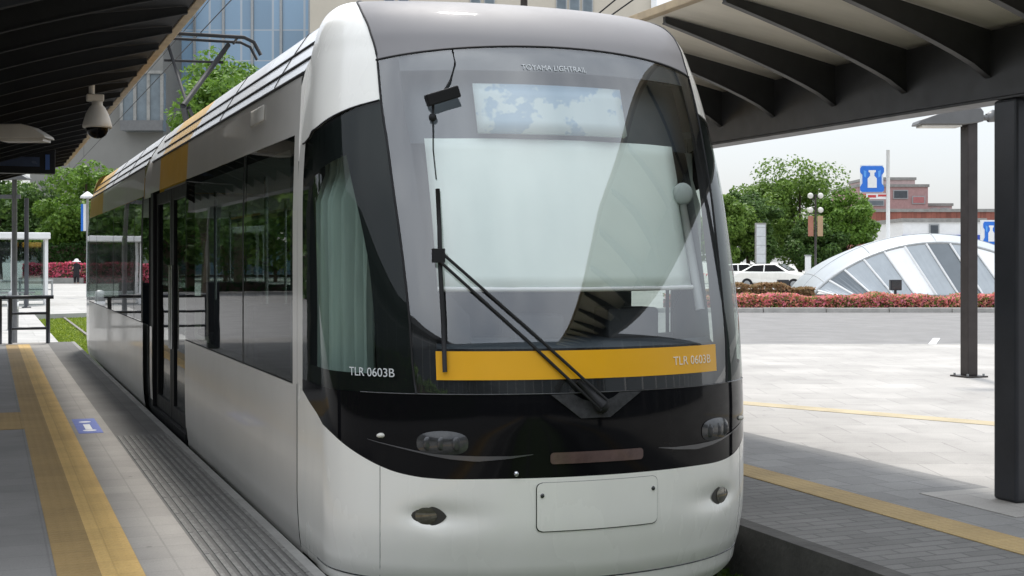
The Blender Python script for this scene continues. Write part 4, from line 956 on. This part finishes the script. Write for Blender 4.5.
mb = MB(); mb.box((offs(20, D), -.3, -.19), (offs(84, D), -.02, .42), fr); w_ = mb.build('planter_wall', M['concrete'], None); tag(w_, 'low grey planter wall below the pink hedge at the far left', 'wall')
clipped('azalea_hedge', box_pts(fr, (offs(22, D), 0, .0), (offs(150, D), 1.4, 1.45)), 5200, .11, M['azalea'], 'vivid pink flowering hedge beside the bus shelter, before the far trees', 'hedge', None, 51, fr((offs(60, D), .5, 0)))
D2 = 101; fr2 = camframe(D2, 0, -.15)
clipped('clipped_hedge', box_pts(fr2, (offs(38, D2), 0, 0), (offs(88, D2), 2, 2.85), .25), 4200, .14, LG['hedge'], 'tall dark clipped hedge behind the pink flowering hedge', 'hedge', None, 52, fr2((offs(60, D2), .5, 0)))
fh = lambda p: (-9.5 + p[1] * -1, p[0], -.15 + p[2])
clipped('side_hedge', box_pts(fh, (-22, 0, 0), (58, 1.2, 2.3), .2), 15000, .16, LG['deep'], 'long dark clipped hedge left of the square, added unseen to darken tram glass reflections', 'hedge', None, 61, (-10, 18, -.15))  # unseen hedge added as a dark backing for the tram glass
fh2 = lambda p: (p[0], 74 + p[1], -.15 + p[2])
clipped('side_hedge', box_pts(fh2, (-48, 0, 0), (-1.5, 1.5, 2.9), .25), 9000, .20, LG['hedge'], 'clipped hedge across the far left of the square, mirrored in the tram windows', 'hedge', None, 62, (-20, 74, -.15))
# flower bed on the island
frb = camframe(43.2, 0, -.01)
clipped('azalea_bed', box_pts(frb, (5.0, 0, 0), (19.5, 1.5, .42), .10), 17000, .055, M['azmix'], 'long low bed of coral and pink azaleas behind the far kerb on the right', 'flower bed', None, 53, frb((11, .5, 0)))
fg = camframe(45.4, 0, -.01)
mixg = leafmat('dry_shrub_leaf', (0.22, 0.17, 0.07), (0.40, 0.24, 0.14))
clipped('shrub_row', box_pts(fg, (6.6, 0, 0), (10.2, .9, .70), .15), 4200, .06, mixg, 'olive shrubs behind the left end of the coral azalea bed', 'shrub', None, 54, fg((8, .4, 0)))

# ------------------------------------------------------------------ left background: shelter, posts, person
D = 51; z0 = -.15
sb_ = at(47, D, z0)
t = thing('bus_shelter', tuple(sb_), 'white framed glass bus shelter at the far left', 'shelter')
fr = lambda p: (sb_.x + p[0], sb_.y + p[1], z0 + p[2]); hz = zat(239, D) - z0
mb = MB(); mb.box((-4.6, -.2, hz), (.12, 2.0, hz + .24), fr); mb.build('roof', M['whitep'], t, bevel=.03)
M['shglass'] = glass('shelter_glass', (.55, .63, .62), .10, 1.5, .03)
xs_ = (-4.45, -2.35, -1.20, -.02)
for x in xs_:
    for yy in (0, 1.6): mb = MB(); mb.box((x - .06, yy, 0), (x + .06, yy + .12, hz), fr); mb.build('post', M['whitep'], t)
for xa, xb in zip(xs_[:-1], xs_[1:]):
    mb = MB(); mb.box((xa + .065, 1.66, .25), (xb - .065, 1.68, hz - .1), fr); mb.build('glass_panel', M['shglass'], t)
    mb = MB(); mb.box((xa + .065, 1.62, .12), (xb - .065, 1.70, .24), fr); mb.build('bottom_rail', M['whitep'], t)
mb = MB(); mb.box((-.03, .14, .25), (-.01, 1.58, hz - .1), fr); mb.build('glass_panel', M['shglass'], t)
mb = MB(); mb.box((-4.3, 1.0, .42), (-.4, 1.35, .48), fr); mb.box((-4.0, 1.1, 0), (-3.9, 1.25, .42), fr); mb.box((-.8, 1.1, 0), (-.7, 1.25, .42), fr); mb.build('bench', M['galv'], t)
D = 48; b = at(26.5, D, z0); t = thing('sign_post', tuple(b), 'slim dark post standing before the white bus shelter', 'post')
mb = MB(); mb.tube([tuple(b), tuple(b + Vector((0, 0, 3.9)))], .075, 10); mb.build('pole', M['column'], t, True); mb = MB(); mb.lathe(b, [(.16, 0), (.16, .03), (.09, .06)], 12); mb.build('base', M['column'], t)
D = 33; b = at(13, D, z0); t = thing('bollard', tuple(b), 'white and grey banded bollard left of the dark post at the far left', 'bollard')
mb = MB(); mb.lathe(b, [(.13, 0), (.13, .85), (.10, .92), (.04, .95)], 14); mb.build('body', M['galv'], t, True); mb = MB(); mb.lathe(b + Vector((0, 0, .5)), [(.135, 0), (.135, .17)], 14); mb.build('band', M['whitep'], t, True)
# low fence rails by the far road, left
D = 60; fr = camframe(D, 0, z0); t = thing('road_barrier', fr((offs(25, D), 0, 0)), 'low pale pipe barrier in front of the bus shelter', 'barrier')
for u in (-8, 20, 52):
    mb = MB(); mb.tube([fr((offs(u, D), 0, 0)), fr((offs(u, D), 0, .8))], .045, 8); mb.build('post', M['galv'], t)
mb = MB(); mb.tube([fr((offs(-10, D), 0, .78)), fr((offs(53, D), 0, .78))], .04, 8); mb.tube([fr((offs(-10, D), 0, .4)), fr((offs(53, D), 0, .4))], .03, 8); mb.build('pipe', M['galv'], t)
# street lamp with blue banner
D = 62; b = at(87.5, D, z0); t = thing('street_lamp', tuple(b), 'street lamp with white shade and blue and white banner beside the far tram end', 'street lamp')
H_ = zat(196, D) - z0
mb = MB(); mb.tube([tuple(b), tuple(b + Vector((0, 0, H_)))], .06, 10); mb.build('pole', M['galv'], t, True)
mb = MB(); mb.lathe(b + Vector((0, 0, H_ - .1)), [(.34, 0), (.30, .10), (.12, .24), (.03, .3)], 14); mb.build('lamp_shade', M['whitep'], t, True)
fr = camframe(D, offs(87.5, D), z0); zb0, zb1 = zat(231, D) - z0, zat(204, D) - z0
mb = MB(); mb.box((-.30, -.01, zb0), (-.19, .01, zb1), fr); bn = mb.build('banner', M['blue'], t); mb = MB(); mb.box((-.189, -.01, zb0), (-.06, .01, zb1), fr); mb.build('banner_stripe', M['whitep'], bn)
# person walking far away
def skin_body(name, joints, edges, mat, parent, base, root=0):
    me = bpy.data.meshes.new(name); me.from_pydata([Vector(j[0]) + Vector(base) - wl(parent) for j in joints], edges, [])
    o = bpy.data.objects.new(name, me); COL.objects.link(o); o.parent = parent; WLOC[o.name] = wl(parent); me.materials.append(mat)
    sk = o.modifiers.new('skin', 'SKIN')
    if not me.skin_vertices: me.skin_vertices.new()
    for v, j in zip(me.skin_vertices[0].data, joints): v.radius = (j[1], j[1] * (j[2] if len(j) > 2 else 1))
    me.skin_vertices[0].data[root].use_root = True
    ss = o.modifiers.new('sub', 'SUBSURF'); ss.levels = 1; ss.render_levels = 2
    for p in me.polygons: p.use_smooth = True
    sk.use_smooth_shade = True
    return o
b = at(76.5, 95, z0); pt = thing('person', tuple(b), 'person in dark clothes and white sun hat walking past the pink hedge', 'person')
skinm = pbr('skin', (.45, .27, .19), .6); cloth = pbr('dark_clothes', (.015, .014, .018), .9)
J = [((0, 0, .92), .15, .8), ((0, 0, 1.15), .14, .8), ((0, 0, 1.36), .15, .7), ((0, 0, 1.46), .055), ((0, 0, 1.56), .085), ((.0, 0, 1.66), .075),
     ((.19, 0, 1.37), .055), ((.24, .05, 1.10), .045), ((.22, -.12, .88), .035), ((-.19, 0, 1.37), .055), ((-.25, -.02, 1.1), .045), ((-.27, .06, .86), .035),
     ((.09, 0, .86), .10), ((.10, -.12, .48), .065), ((.10, -.05, .09), .045), ((.10, -.2, .04), .04), ((-.09, 0, .86), .10), ((-.10, .10, .48), .065), ((-.10, .28, .12), .045), ((-.10, .18, .04), .04)]
E_ = [(0, 1), (1, 2), (2, 3), (3, 4), (4, 5), (2, 6), (6, 7), (7, 8), (2, 9), (9, 10), (10, 11), (0, 12), (12, 13), (13, 14), (14, 15), (0, 16), (16, 17), (17, 18), (18, 19)]
skin_body('body', J, E_, skinm, pt, b)
mb = MB(); mb.lathe(b, [(.17, .50), (.21, .60), (.20, .9), (.19, 1.1), (.22, 1.3), (.20, 1.42), (.08, 1.48)], 14)
for s in (-1, 1): mb.tube([b + Vector((s * .2, 0, 1.38)), b + Vector((s * .25, .02, 1.1)), b + Vector((s * .25, 0, .92))], .07, 8, .055); mb.tube([b + Vector((s * .09, 0, .85)), b + Vector((s * .10, -s * .11, .48)), b + Vector((s * .10, .1 - s * .15, .12))], .12, 8, .075)
mb.build('clothing', cloth, pt, True)
mb = MB(); mb.lathe(b + Vector((0, 0, 1.60)), [(.30, -.03), (.29, .0), (.15, .05), (.14, .13), (.09, .18), (.02, .19)], 16); mb.build('hat', M['whitep'], pt, True)

# ------------------------------------------------------------------ right background
# glazed arched entrance roof
D = 54; t = thing('glass_dome', tuple(at(925, D, 0)), 'low arched glass and steel roof of the underground entrance beyond the flower bed', 'glass roof')
fr = camframe(D, 0, 0)
M['domeskin'] = pbr('dome_zinc_sheet', (.40, .43, .45), .35, .15, .05, .6, rvar=.03)
M['domeglare'] = pbr('dome_glare_panel', (.88, .88, .88), .3, 0, .03)  # panes coloured white to stand for sun glare on the glazing
M['domeglass'] = pbr('dome_glazing', (.11, .13, .145), .12, .15, .1, 1.5, coat=.6)
M['domelight'] = pbr('dome_pale_glazing', (.34, .37, .39), .15, .15, .08, 1.5, coat=.6)
hA, hB = zat(243, D), zat(238, D + 7)
xa0, xa1 = offs(818, D), offs(1075, D); xb0, xb1 = offs(790, D + 8), offs(1060, D + 8)
def archA(f, k=1.0):
    an = math.pi * f; x = lerp(xa0, xa1, .5 - .5 * math.cos(an)); return x, hA * max(0, math.sin(an)) ** 1.7 * k
def archB(f): an = math.pi * f; x = lerp(xb0, xb1, .5 - .5 * math.cos(an)); return x, hB * max(0, math.sin(an)) ** 1.35
n = 40; V = []
for i in range(n + 1):
    xa, za = archA(i / n); xb, zb = archB(i / n)
    for k in range(9):
        f = k / 8; V.append(fr((lerp(xa, xb, f), 1.2 + 7 * f, lerp(za, zb, f) + .28 * math.sin(math.pi * f) * math.sin(math.pi * i / n))))
o = mesh_obj('roof_shell', V, [(i * 9 + k, i * 9 + k + 1, (i + 1) * 9 + k + 1, (i + 1) * 9 + k) for i in range(n) for k in range(8)], M['domeskin'], t, True); solid(o, .04, 0)
mb = MB(); mb.tube([fr((archA(i / n)[0], 1.15, archA(i / n)[1] + .02)) for i in range(n + 1)], .075, 8); mb.build('arch_rib', M['galv'], t, True)
for i in range(6, 38, 7):
    mb = MB(); mb.tube([Vector(V[i * 9 + k]) + Vector((0, 0, .03)) for k in range(9)], .018, 6); mb.build('roof_rib', M['galv'], t, True)
for j in (4,):
    mb = MB(); mb.tube([Vector(V[i * 9 + j]) + Vector((0, 0, .03)) for i in range(n + 1)], .018, 6); mb.build('seam_rib', M['galv'], t, True)
# leaning glazing under the arch, split by slanting mullions
cuts = [.10, .17, .235, .30, .36, .415, .47, .53, .59, .65, .71, .78, .86]
def gpt(fx, top):
    x, z = archA(fx); return fr((x, 1.12, z)) if top else fr((x + .95 + .3 * fx, .1, 0))
kinds = ['domelight', 'domeglass', 'domelight', 'domelight', 'domeglare', 'domelight', 'domeglass', 'domelight', 'domeglare', 'domeglass', 'domelight', 'domeglass']
for (f0, f1), kd in zip(zip(cuts[:-1], cuts[1:]), kinds):
    tops = [gpt(lerp(f0, f1, k / 4), True) for k in range(5)]; bots = [gpt(lerp(f0, f1, k / 4), False) for k in range(5)]
    o = mesh_obj('glazing_panel', tops + bots, [(5 + k, 6 + k, 1 + k, k) for k in range(4)], M[kd], t); solid(o, .03, 0)
    mb = MB(); mb.tube([Vector(gpt(f0, True)) - FWD * .05, Vector(gpt(f0, False)) - FWD * .05], .045, 6); mb.build('mullion', M['whitep'], t)
mb = MB(); mb.box((xa0 + .4, -.12, 0), (xa1 + .6, .06, .16), fr); mb.build('plinth', M['concrete'], t)
for k, (u, lab) in enumerate(((783, 'left one of two dark square floodlights behind the flower bed'), (895.5, 'dark square floodlight before the glass roof, right one of two'))):
    D3 = 47.5; f3 = camframe(D3, offs(u, D3), 0); t = thing('floodlight', f3((0, 0, 0)), lab, 'floodlight', 'floodlights behind the flower bed')
    hc = zat(285, D3)
    mb = MB(); mb.box((-.20, -.10, hc - .19), (.20, .12, hc + .19), f3); mb.build('housing', M['column'], t, bevel=.02)
    mb = MB(); mb.box((-.16, -.115, hc - .15), (.16, -.101, hc + .15), f3); mb.build('lens', M['lens'], t)
    mb = MB(); mb.tube([f3((0, .02, -.01)), f3((0, .02, hc - .18))], .05, 8); mb.build('stem', M['column'], t)
# white car
def car(c_u, D, heading, label):
    t = thing('parked_car', tuple(at(c_u, D, -.12)), label, 'car'); o = at(c_u, D, -.12); h = Vector((math.cos(heading), math.sin(heading), 0)); s_ = Vector((-h.y, h.x, 0))
    fr = lambda x, y, z: tuple(o + h * x + s_ * y + Vector((0, 0, z)))
    prof = [(-2.2, .35), (-2.22, .75), (-2.05, .98), (-1.75, 1.02), (-1.05, 1.42), (.25, 1.46), (1.05, 1.02), (1.9, .88), (2.2, .70), (2.22, .35)]
    V = []; Fc = []; ws_ = []
    for (x, z) in prof: hw = .84 if z < 1.05 else .68; ws_.append(hw)
    n = len(prof)
    for sd_ in (-1, 1):
        for (x, z), hw in zip(prof, ws_): V.append(fr(x, sd_ * hw, z))
    Fc = [tuple(range(n)), tuple(range(n, 2 * n))[::-1]] + [(i, n + i, n + (i + 1) % n, (i + 1) % n) for i in range(n)]
    bd = mesh_obj('body', V, Fc, M['white'], t); b2 = bd.modifiers.new('bevel', 'BEVEL'); b2.width = .09; b2.segments = 3
    for sd_ in (-1, 1):
        for pl in ([(-1.5, 1.04), (-1.02, 1.36), (-.42, 1.40), (-.42, 1.02)], [(-.34, 1.02), (-.34, 1.40), (.22, 1.40), (.85, 1.04)]):
            mb = MB(); mb.prism([fr(x, sd_ * (.845 if z < 1.2 else .71), z) for x, z in pl], tuple(s_ * sd_ * .012)); mb.build('side_window', M['black'], t)
    for sx, pl in ((-1, [(-1.66, 1.09), (-1.12, 1.40)]), (1, [(.95, 1.10), (.33, 1.44)])):
        mb = MB(); (xa, za), (xb, zb) = pl; mb.prism([fr(xa + sx * .02, -.66, za), fr(xa + sx * .02, .66, za), fr(xb + sx * .02, .58, zb), fr(xb + sx * .02, -.58, zb)], (0, 0, .02)); mb.build('windscreen', M['black'], t)
    for x in (-1.35, 1.35):
        for sd_ in (-1, 1):
            m2 = MB(); m2.prism([fr(x + .32 * math.cos(a_), sd_ * .70, .32 + .32 * math.sin(a_)) for a_ in np.linspace(0, 2 * math.pi, 20, endpoint=False)], tuple(s_ * sd_ * .17)); wh = m2.build('wheel', M['rubber'], t)
            m2 = MB(); m2.prism([fr(x + .19 * math.cos(a_), sd_ * .871, .32 + .19 * math.sin(a_)) for a_ in np.linspace(0, 2 * math.pi, 14, endpoint=False)], tuple(s_ * sd_ * .012)); m2.build('rim', M['galv'], wh)
    for sd_ in (-.58, .58):
        mb = MB(); mb.ball(fr(2.16, sd_, .72), .14, 10, 8, (.6, 1.2, .6)); mb.build('headlight', M['chrome'], t, True)
        mb = MB(); mb.ball(fr(-2.16, sd_, .78), .12, 10, 8, (.6, 1.2, .8)); mb.build('tail_light', M['red'], t, True)
car(775, 76, R(-50), 'white car parked below the trees, left of the glass roof')
car(742, 80, R(-20), 'white vehicle half hidden behind the tram nose edge')
# white pillar, banner lamp post, little post
D = 84; fr = camframe(D, offs(760.5, D), -.1); t = thing('pillar_sign', fr((0, 0, 0)), 'tall plain white pillar in front of the trees on the right', 'pillar')
hp = zat(223, D) + .1; mb = MB(); mb.box((-.33, -.15, 0), (.33, .15, hp), fr); mb.build('slab', M['concrete'], t, bevel=.02)
pg_ = pbr('pillar_pale_face', (.55, .57, .58), .6); mb = MB(); mb.box((-.28, -.175, .3), (.28, -.1505, hp - .1), fr); mb.build('face_panel', pg_, t)
for z in np.arange(.9, hp - .2, .55): mb = MB(); mb.box((-.29, -.18, z), (.29, -.1755, z + .03), fr); mb.build('joint', M['galv'], t)
D = 80; fr = camframe(D, offs(815.5, D), -.1); t = thing('globe_lamp_post', fr((0, 0, 0)), 'dark lamp post with stacked globe lamps and red and white banners before the trees', 'lamp post')
hp = zat(194, D) + .1; mb = MB(); mb.tube([fr((0, 0, 0)), fr((0, 0, hp))], .075, 10, .05); mb.build('pole', M['poleb'], t, True)
for dz in (.10, .95):
    for sx in (-1, 1):
        mb = MB(); mb.ball(fr((sx * .30, 0, hp - dz)), .17, 12, 8); gl_ = mb.build('globe', M['lampw'], t, True); mb = MB(); mb.tube([fr((0, 0, hp - dz - .22)), fr((sx * .30, 0, hp - dz - .18))], .025, 6); mb.build('arm', M['poleb'], gl_)
for sx, mt in ((-1, pbr('banner_orange', (.34, .15, .10), .7)), (1, pbr('banner_tan', (.40, .27, .16), .7))):
    mb = MB(); mb.box((sx * .28 - .16, -.012, hp - 2.5), (sx * .28 + .16, .012, hp - 1.3), fr); mb.build('banner', mt, t)
D = 70; fr = camframe(D, offs(808, D), -.1); t = thing('utility_box', fr((0, 0, 0)), 'small white post between the parked car and the glass roof', 'post')
mb = MB(); mb.box((-.14, -.1, 0), (.14, .1, zat(256, D) + .1), fr); mb.build('body', M['whitep'], t, bevel=.02); mb = MB(); mb.box((-.17, -.13, zat(256, D) + .1), (.17, .13, zat(256, D) + .16), fr); mb.build('cap', M['galv'], t)
# shop sign: white milk can on blue
def milkcan(parent, fr, cx, cz, w, h, y):
    """blue shield ground with notched sides and a white can"""
    P = [(-.5, .42), (-.42, .5), (.42, .5), (.5, .42), (.5, .26), (.40, .16), (.40, -.16), (.5, -.30), (.5, -.44), (.42, -.5), (-.42, -.5), (-.5, -.44), (-.5, -.30), (-.40, -.16), (-.40, .16), (-.5, .26)]
    mb = MB(); mb.prism([fr((cx + x * w, y, cz + z * h)) for x, z in P], tuple(-FWD * .04)); g_ = mb.build('emblem', M['blue'], parent)
    C_ = [(-.15, .34), (.15, .34), (.15, .27), (.09, .24), (.09, .12), (.19, .02), (.19, -.34), (-.19, -.34), (-.19, .02), (-.09, .12), (-.09, .24), (-.15, .27)]
    mb = MB(); mb.prism([fr((cx + x * w, y - .041, cz + z * h)) for x, z in C_], tuple(-FWD * .03)); mb.build('can_mark', M['whitep'], g_)
    # bits of lighter blue pattern
    lb = pbr('sign_light_blue', (.10, .34, .78), .4)
    for sx in (-1, 1): mb = MB(); mb.prism([fr((cx + sx * w * x, y - .041, cz + z * h)) for x, z in ((.24, .30), (.36, .34), (.34, .10), (.26, .05))], tuple(-FWD * .02)); mb.build('side_mark', lb, g_)
D = 108; fr = camframe(D, 0, 0); x0 = offs(888, D)
t = thing('pole_sign', fr((x0, 0, 0)), 'tall white sign pole with blue milk can sign over a red and white board', 'sign')
mb = MB(); mb.tube([fr((x0, 0, -.1)), fr((x0, 0, zat(150, D)))], .17, 12, .14); mb.build('pole', M['whitep'], t, True)
xs = offs(872, D); ws2 = offs(885.5, D) - offs(860, D); hs = zat(165.5, D) - zat(192.5, D)
mb = MB(); mb.box((xs - ws2 * .44, 0, zat(192.3, D)), (xs + ws2 * .44, .25, zat(165, D)), fr); sgn_ = mb.build('sign_panel', pbr('sign_sky_white', (.70, .74, .78), .5), t)
milkcan(sgn_, fr, xs, (zat(165.5, D) + zat(192.5, D)) / 2, ws2 * .94, hs * .96, -.002)
mb = MB(); mb.box((offs(862, D), 0, zat(199, D)), (offs(889, D), .2, zat(193.5, D)), fr); lb_ = mb.build('lower_board', M['whitep'], t)
for ua, ub, va, vb in ((862, 866, 198.5, 188), (868, 876, 197.5, 195), (878, 887, 196.5, 194.5)):
    mb = MB(); mb.box((offs(ua, D), -.03, zat(va, D)), (offs(ub, D), -.002, min(zat(vb, D), zat(193.8, D))), fr); mb.build('red_mark', M['red'], lb_)
D = 100; fr = camframe(D, 0, 0); t = thing('shop_sign', fr((offs(991, D), 0, 0)), 'white board with blue milk can mark between the lamp pole and the canopy column', 'sign')
mb = MB(); mb.box((offs(981, D), 0, zat(247, D)), (offs(1001, D), .2, zat(220, D)), fr); bd_ = mb.build('board', M['whitep'], t); milkcan(bd_, fr, offs(991, D), (zat(247, D) + zat(220, D)) / 2, 1.15, 1.75, -.002)
mb = MB(); mb.tube([fr((offs(991, D), .1, -.1)), fr((offs(991, D), .1, zat(247, D)))], .12, 8); mb.build('post', M['whitep'], t)
# low buildings on the right
def block(name, u0, u1, D, v0, depth, mat, label, zbase=-.1, roofm=None, wins=(), cat='building', cornice=None):
    fr = camframe(D, 0, 0); x0_, x1_ = offs(u0, D), offs(u1, D); zt = zat(v0, D)
    t = thing(name, fr(((x0_ + x1_) / 2, depth / 2, zbase)), label, cat)
    mb = MB(); mb.box((x0_, 0, zbase), (x1_, depth, zt), fr); mb.build('wall', mat, t)
    mb = MB(); mb.box((x0_ - .15, -.15, zt), (x1_ + .15, depth + .15, zt + .35), fr); mb.build('roof', roofm or M['concrete'], t)
    for (ua, ub, va, vb, mt) in wins:
        mb = MB(); mb.box((offs(ua, D), -.10, zat(vb, D)), (offs(ub, D), -.003, zat(va, D)), fr); f_ = mb.build('window', M['galv'], t)
        mb = MB(); mb.box((offs(ua, D) + .12, -.13, zat(vb, D) + .12), (offs(ub, D) - .12, -.102, zat(va, D) - .12), fr); mb.build('pane', mt, f_)
    return t, fr
wd = pbr('far_window_dark', (.06, .07, .08), .15, 0, .2, 2); wb = pbr('far_window_blue', (.14, .17, .19), .2, 0, .2, 1)
block('brick_building', 868, 1090, 150, 212, 14, M['brick'], 'long low red brick building behind the glass roof', wins=[(870 + 14 * k, 880 + 14 * k, 230, 240, wd) for k in range(8)])
block('commercial_building', 858, 928, 170, 187, 14, pbr('grey_render', (.40, .25, .24), .8), 'grey upper block rising above the red brick building behind the sign', wins=[(893, 908, 190, 199, wd), (864, 884, 200, 206, wb), (912, 925, 196, 204, pbr('pink_panel', (.42, .16, .16), .7))])
t, fr = block('rooftop_block', 868, 915, 176, 180, 10, pbr('pale_render', (.48, .36, .35), .8), 'pale stepped top storey behind the blue sign, above the grey block')
block('rooftop_block', 928, 952, 172, 206, 8, pbr('pale_render', (.48, .36, .35), .8), 'small pale grey block on the skyline right of the grey upper block', wins=[(931, 937, 208, 213, wb), (941, 949, 208, 213, wb)])
t, fr = block('shop_building', 903, 985, 126, 222, 12, M['whitep'], 'white shop with blue stripe in front of the red brick building', wins=[(929, 939, 224, 238, wd)])
mb = MB(); mb.box((offs(902, 126), -.10, zat(243, 126)), (offs(928.5, 126), -.003, zat(235, 126)), fr); mb.build('blue_stripe', M['navy'], t)
mb = MB(); mb.box((offs(939.6, 126), -.10, zat(243, 126)), (offs(985, 126), -.003, zat(235, 126)), fr); mb.build('blue_stripe', M['navy'], t)
block('parked_bus', 0, 1, 1, 0, 1, M['whitep'], 'x') if False else None
# big buildings behind the tram
M['tower'] = facade('glass_tower_facade', (.42, .47, .52), (.22, .34, .47), 2.0, 3.4, .07)
M['greywall'] = pbr('grey_tile_wall', (.20, .195, .18), .8, 0, .08, .3)
M['beige'] = pbr('beige_tile_wall', (.52, .47, .39), .8, 0, .06, .4)
D = 142; t, fr = block('office_building', 30, 163, D, -60, 20, M['greywall'], 'plain grey office wall with projecting bay window behind the left canopy')
x0_, x1_ = offs(126, D), offs(166, D)
mb = MB(); mb.box((x0_, -1.6, zat(132, D)), (x1_, -.003, zat(74, D)), fr); bay = mb.build('bay_window', wb, t)
for k in range(4): x = lerp(x0_, x1_, k / 3); mb = MB(); mb.box((x - .16, -1.75, zat(122, D)), (x + .16, -1.603, zat(76, D)), fr); mb.build('mullion', M['concrete'], bay)
mb = MB(); mb.box((x0_ - .1, -1.85, zat(132, D)), (x1_ + .1, -1.6035, zat(122, D)), fr); mb.build('bay_base', pbr('bay_base_grey', (.14, .14, .14), .7), bay)  # darker grey band along the foot of the bay
mb = MB(); mb.box((x0_ - .1, -1.85, zat(76, D)), (x1_ + .1, -1.6035, zat(73, D)), fr); mb.build('bay_cap', M['concrete'], bay)
D = 150; t, fr = block('glass_tower', 163, 312, D, -90, 22, M['tower'], 'blue glass office tower rising behind the tram roof')
for k in range(6):
    x = lerp(offs(166, D), offs(310, D), k / 5); mb = MB(); mb.box((x - .14, -.22, 0), (x + .14, -.004, zat(-90, D)), fr); mb.build('fin', M['galv'], t)
D = 138; t, fr = block('beige_building', 310, 656, D, -50, 20, M['beige'], 'tall beige building with bluish windows behind the tram front roof',
      wins=[(u, u + 11, v, v + 15, wb) for v in (-2,) for u in (384, 398, 470, 484, 556, 569, 582)])
mb = MB(); mb.box((offs(651, D), -.25, 0), (offs(656.5, D), -.004, zat(-50, D)), fr); mb.build('corner_pilaster', M['whitep'], t)

for o in bpy.data.objects:
    if o.type == 'MESH' and o.name.startswith(('planter_wall',)): o['category'] = 'wall'
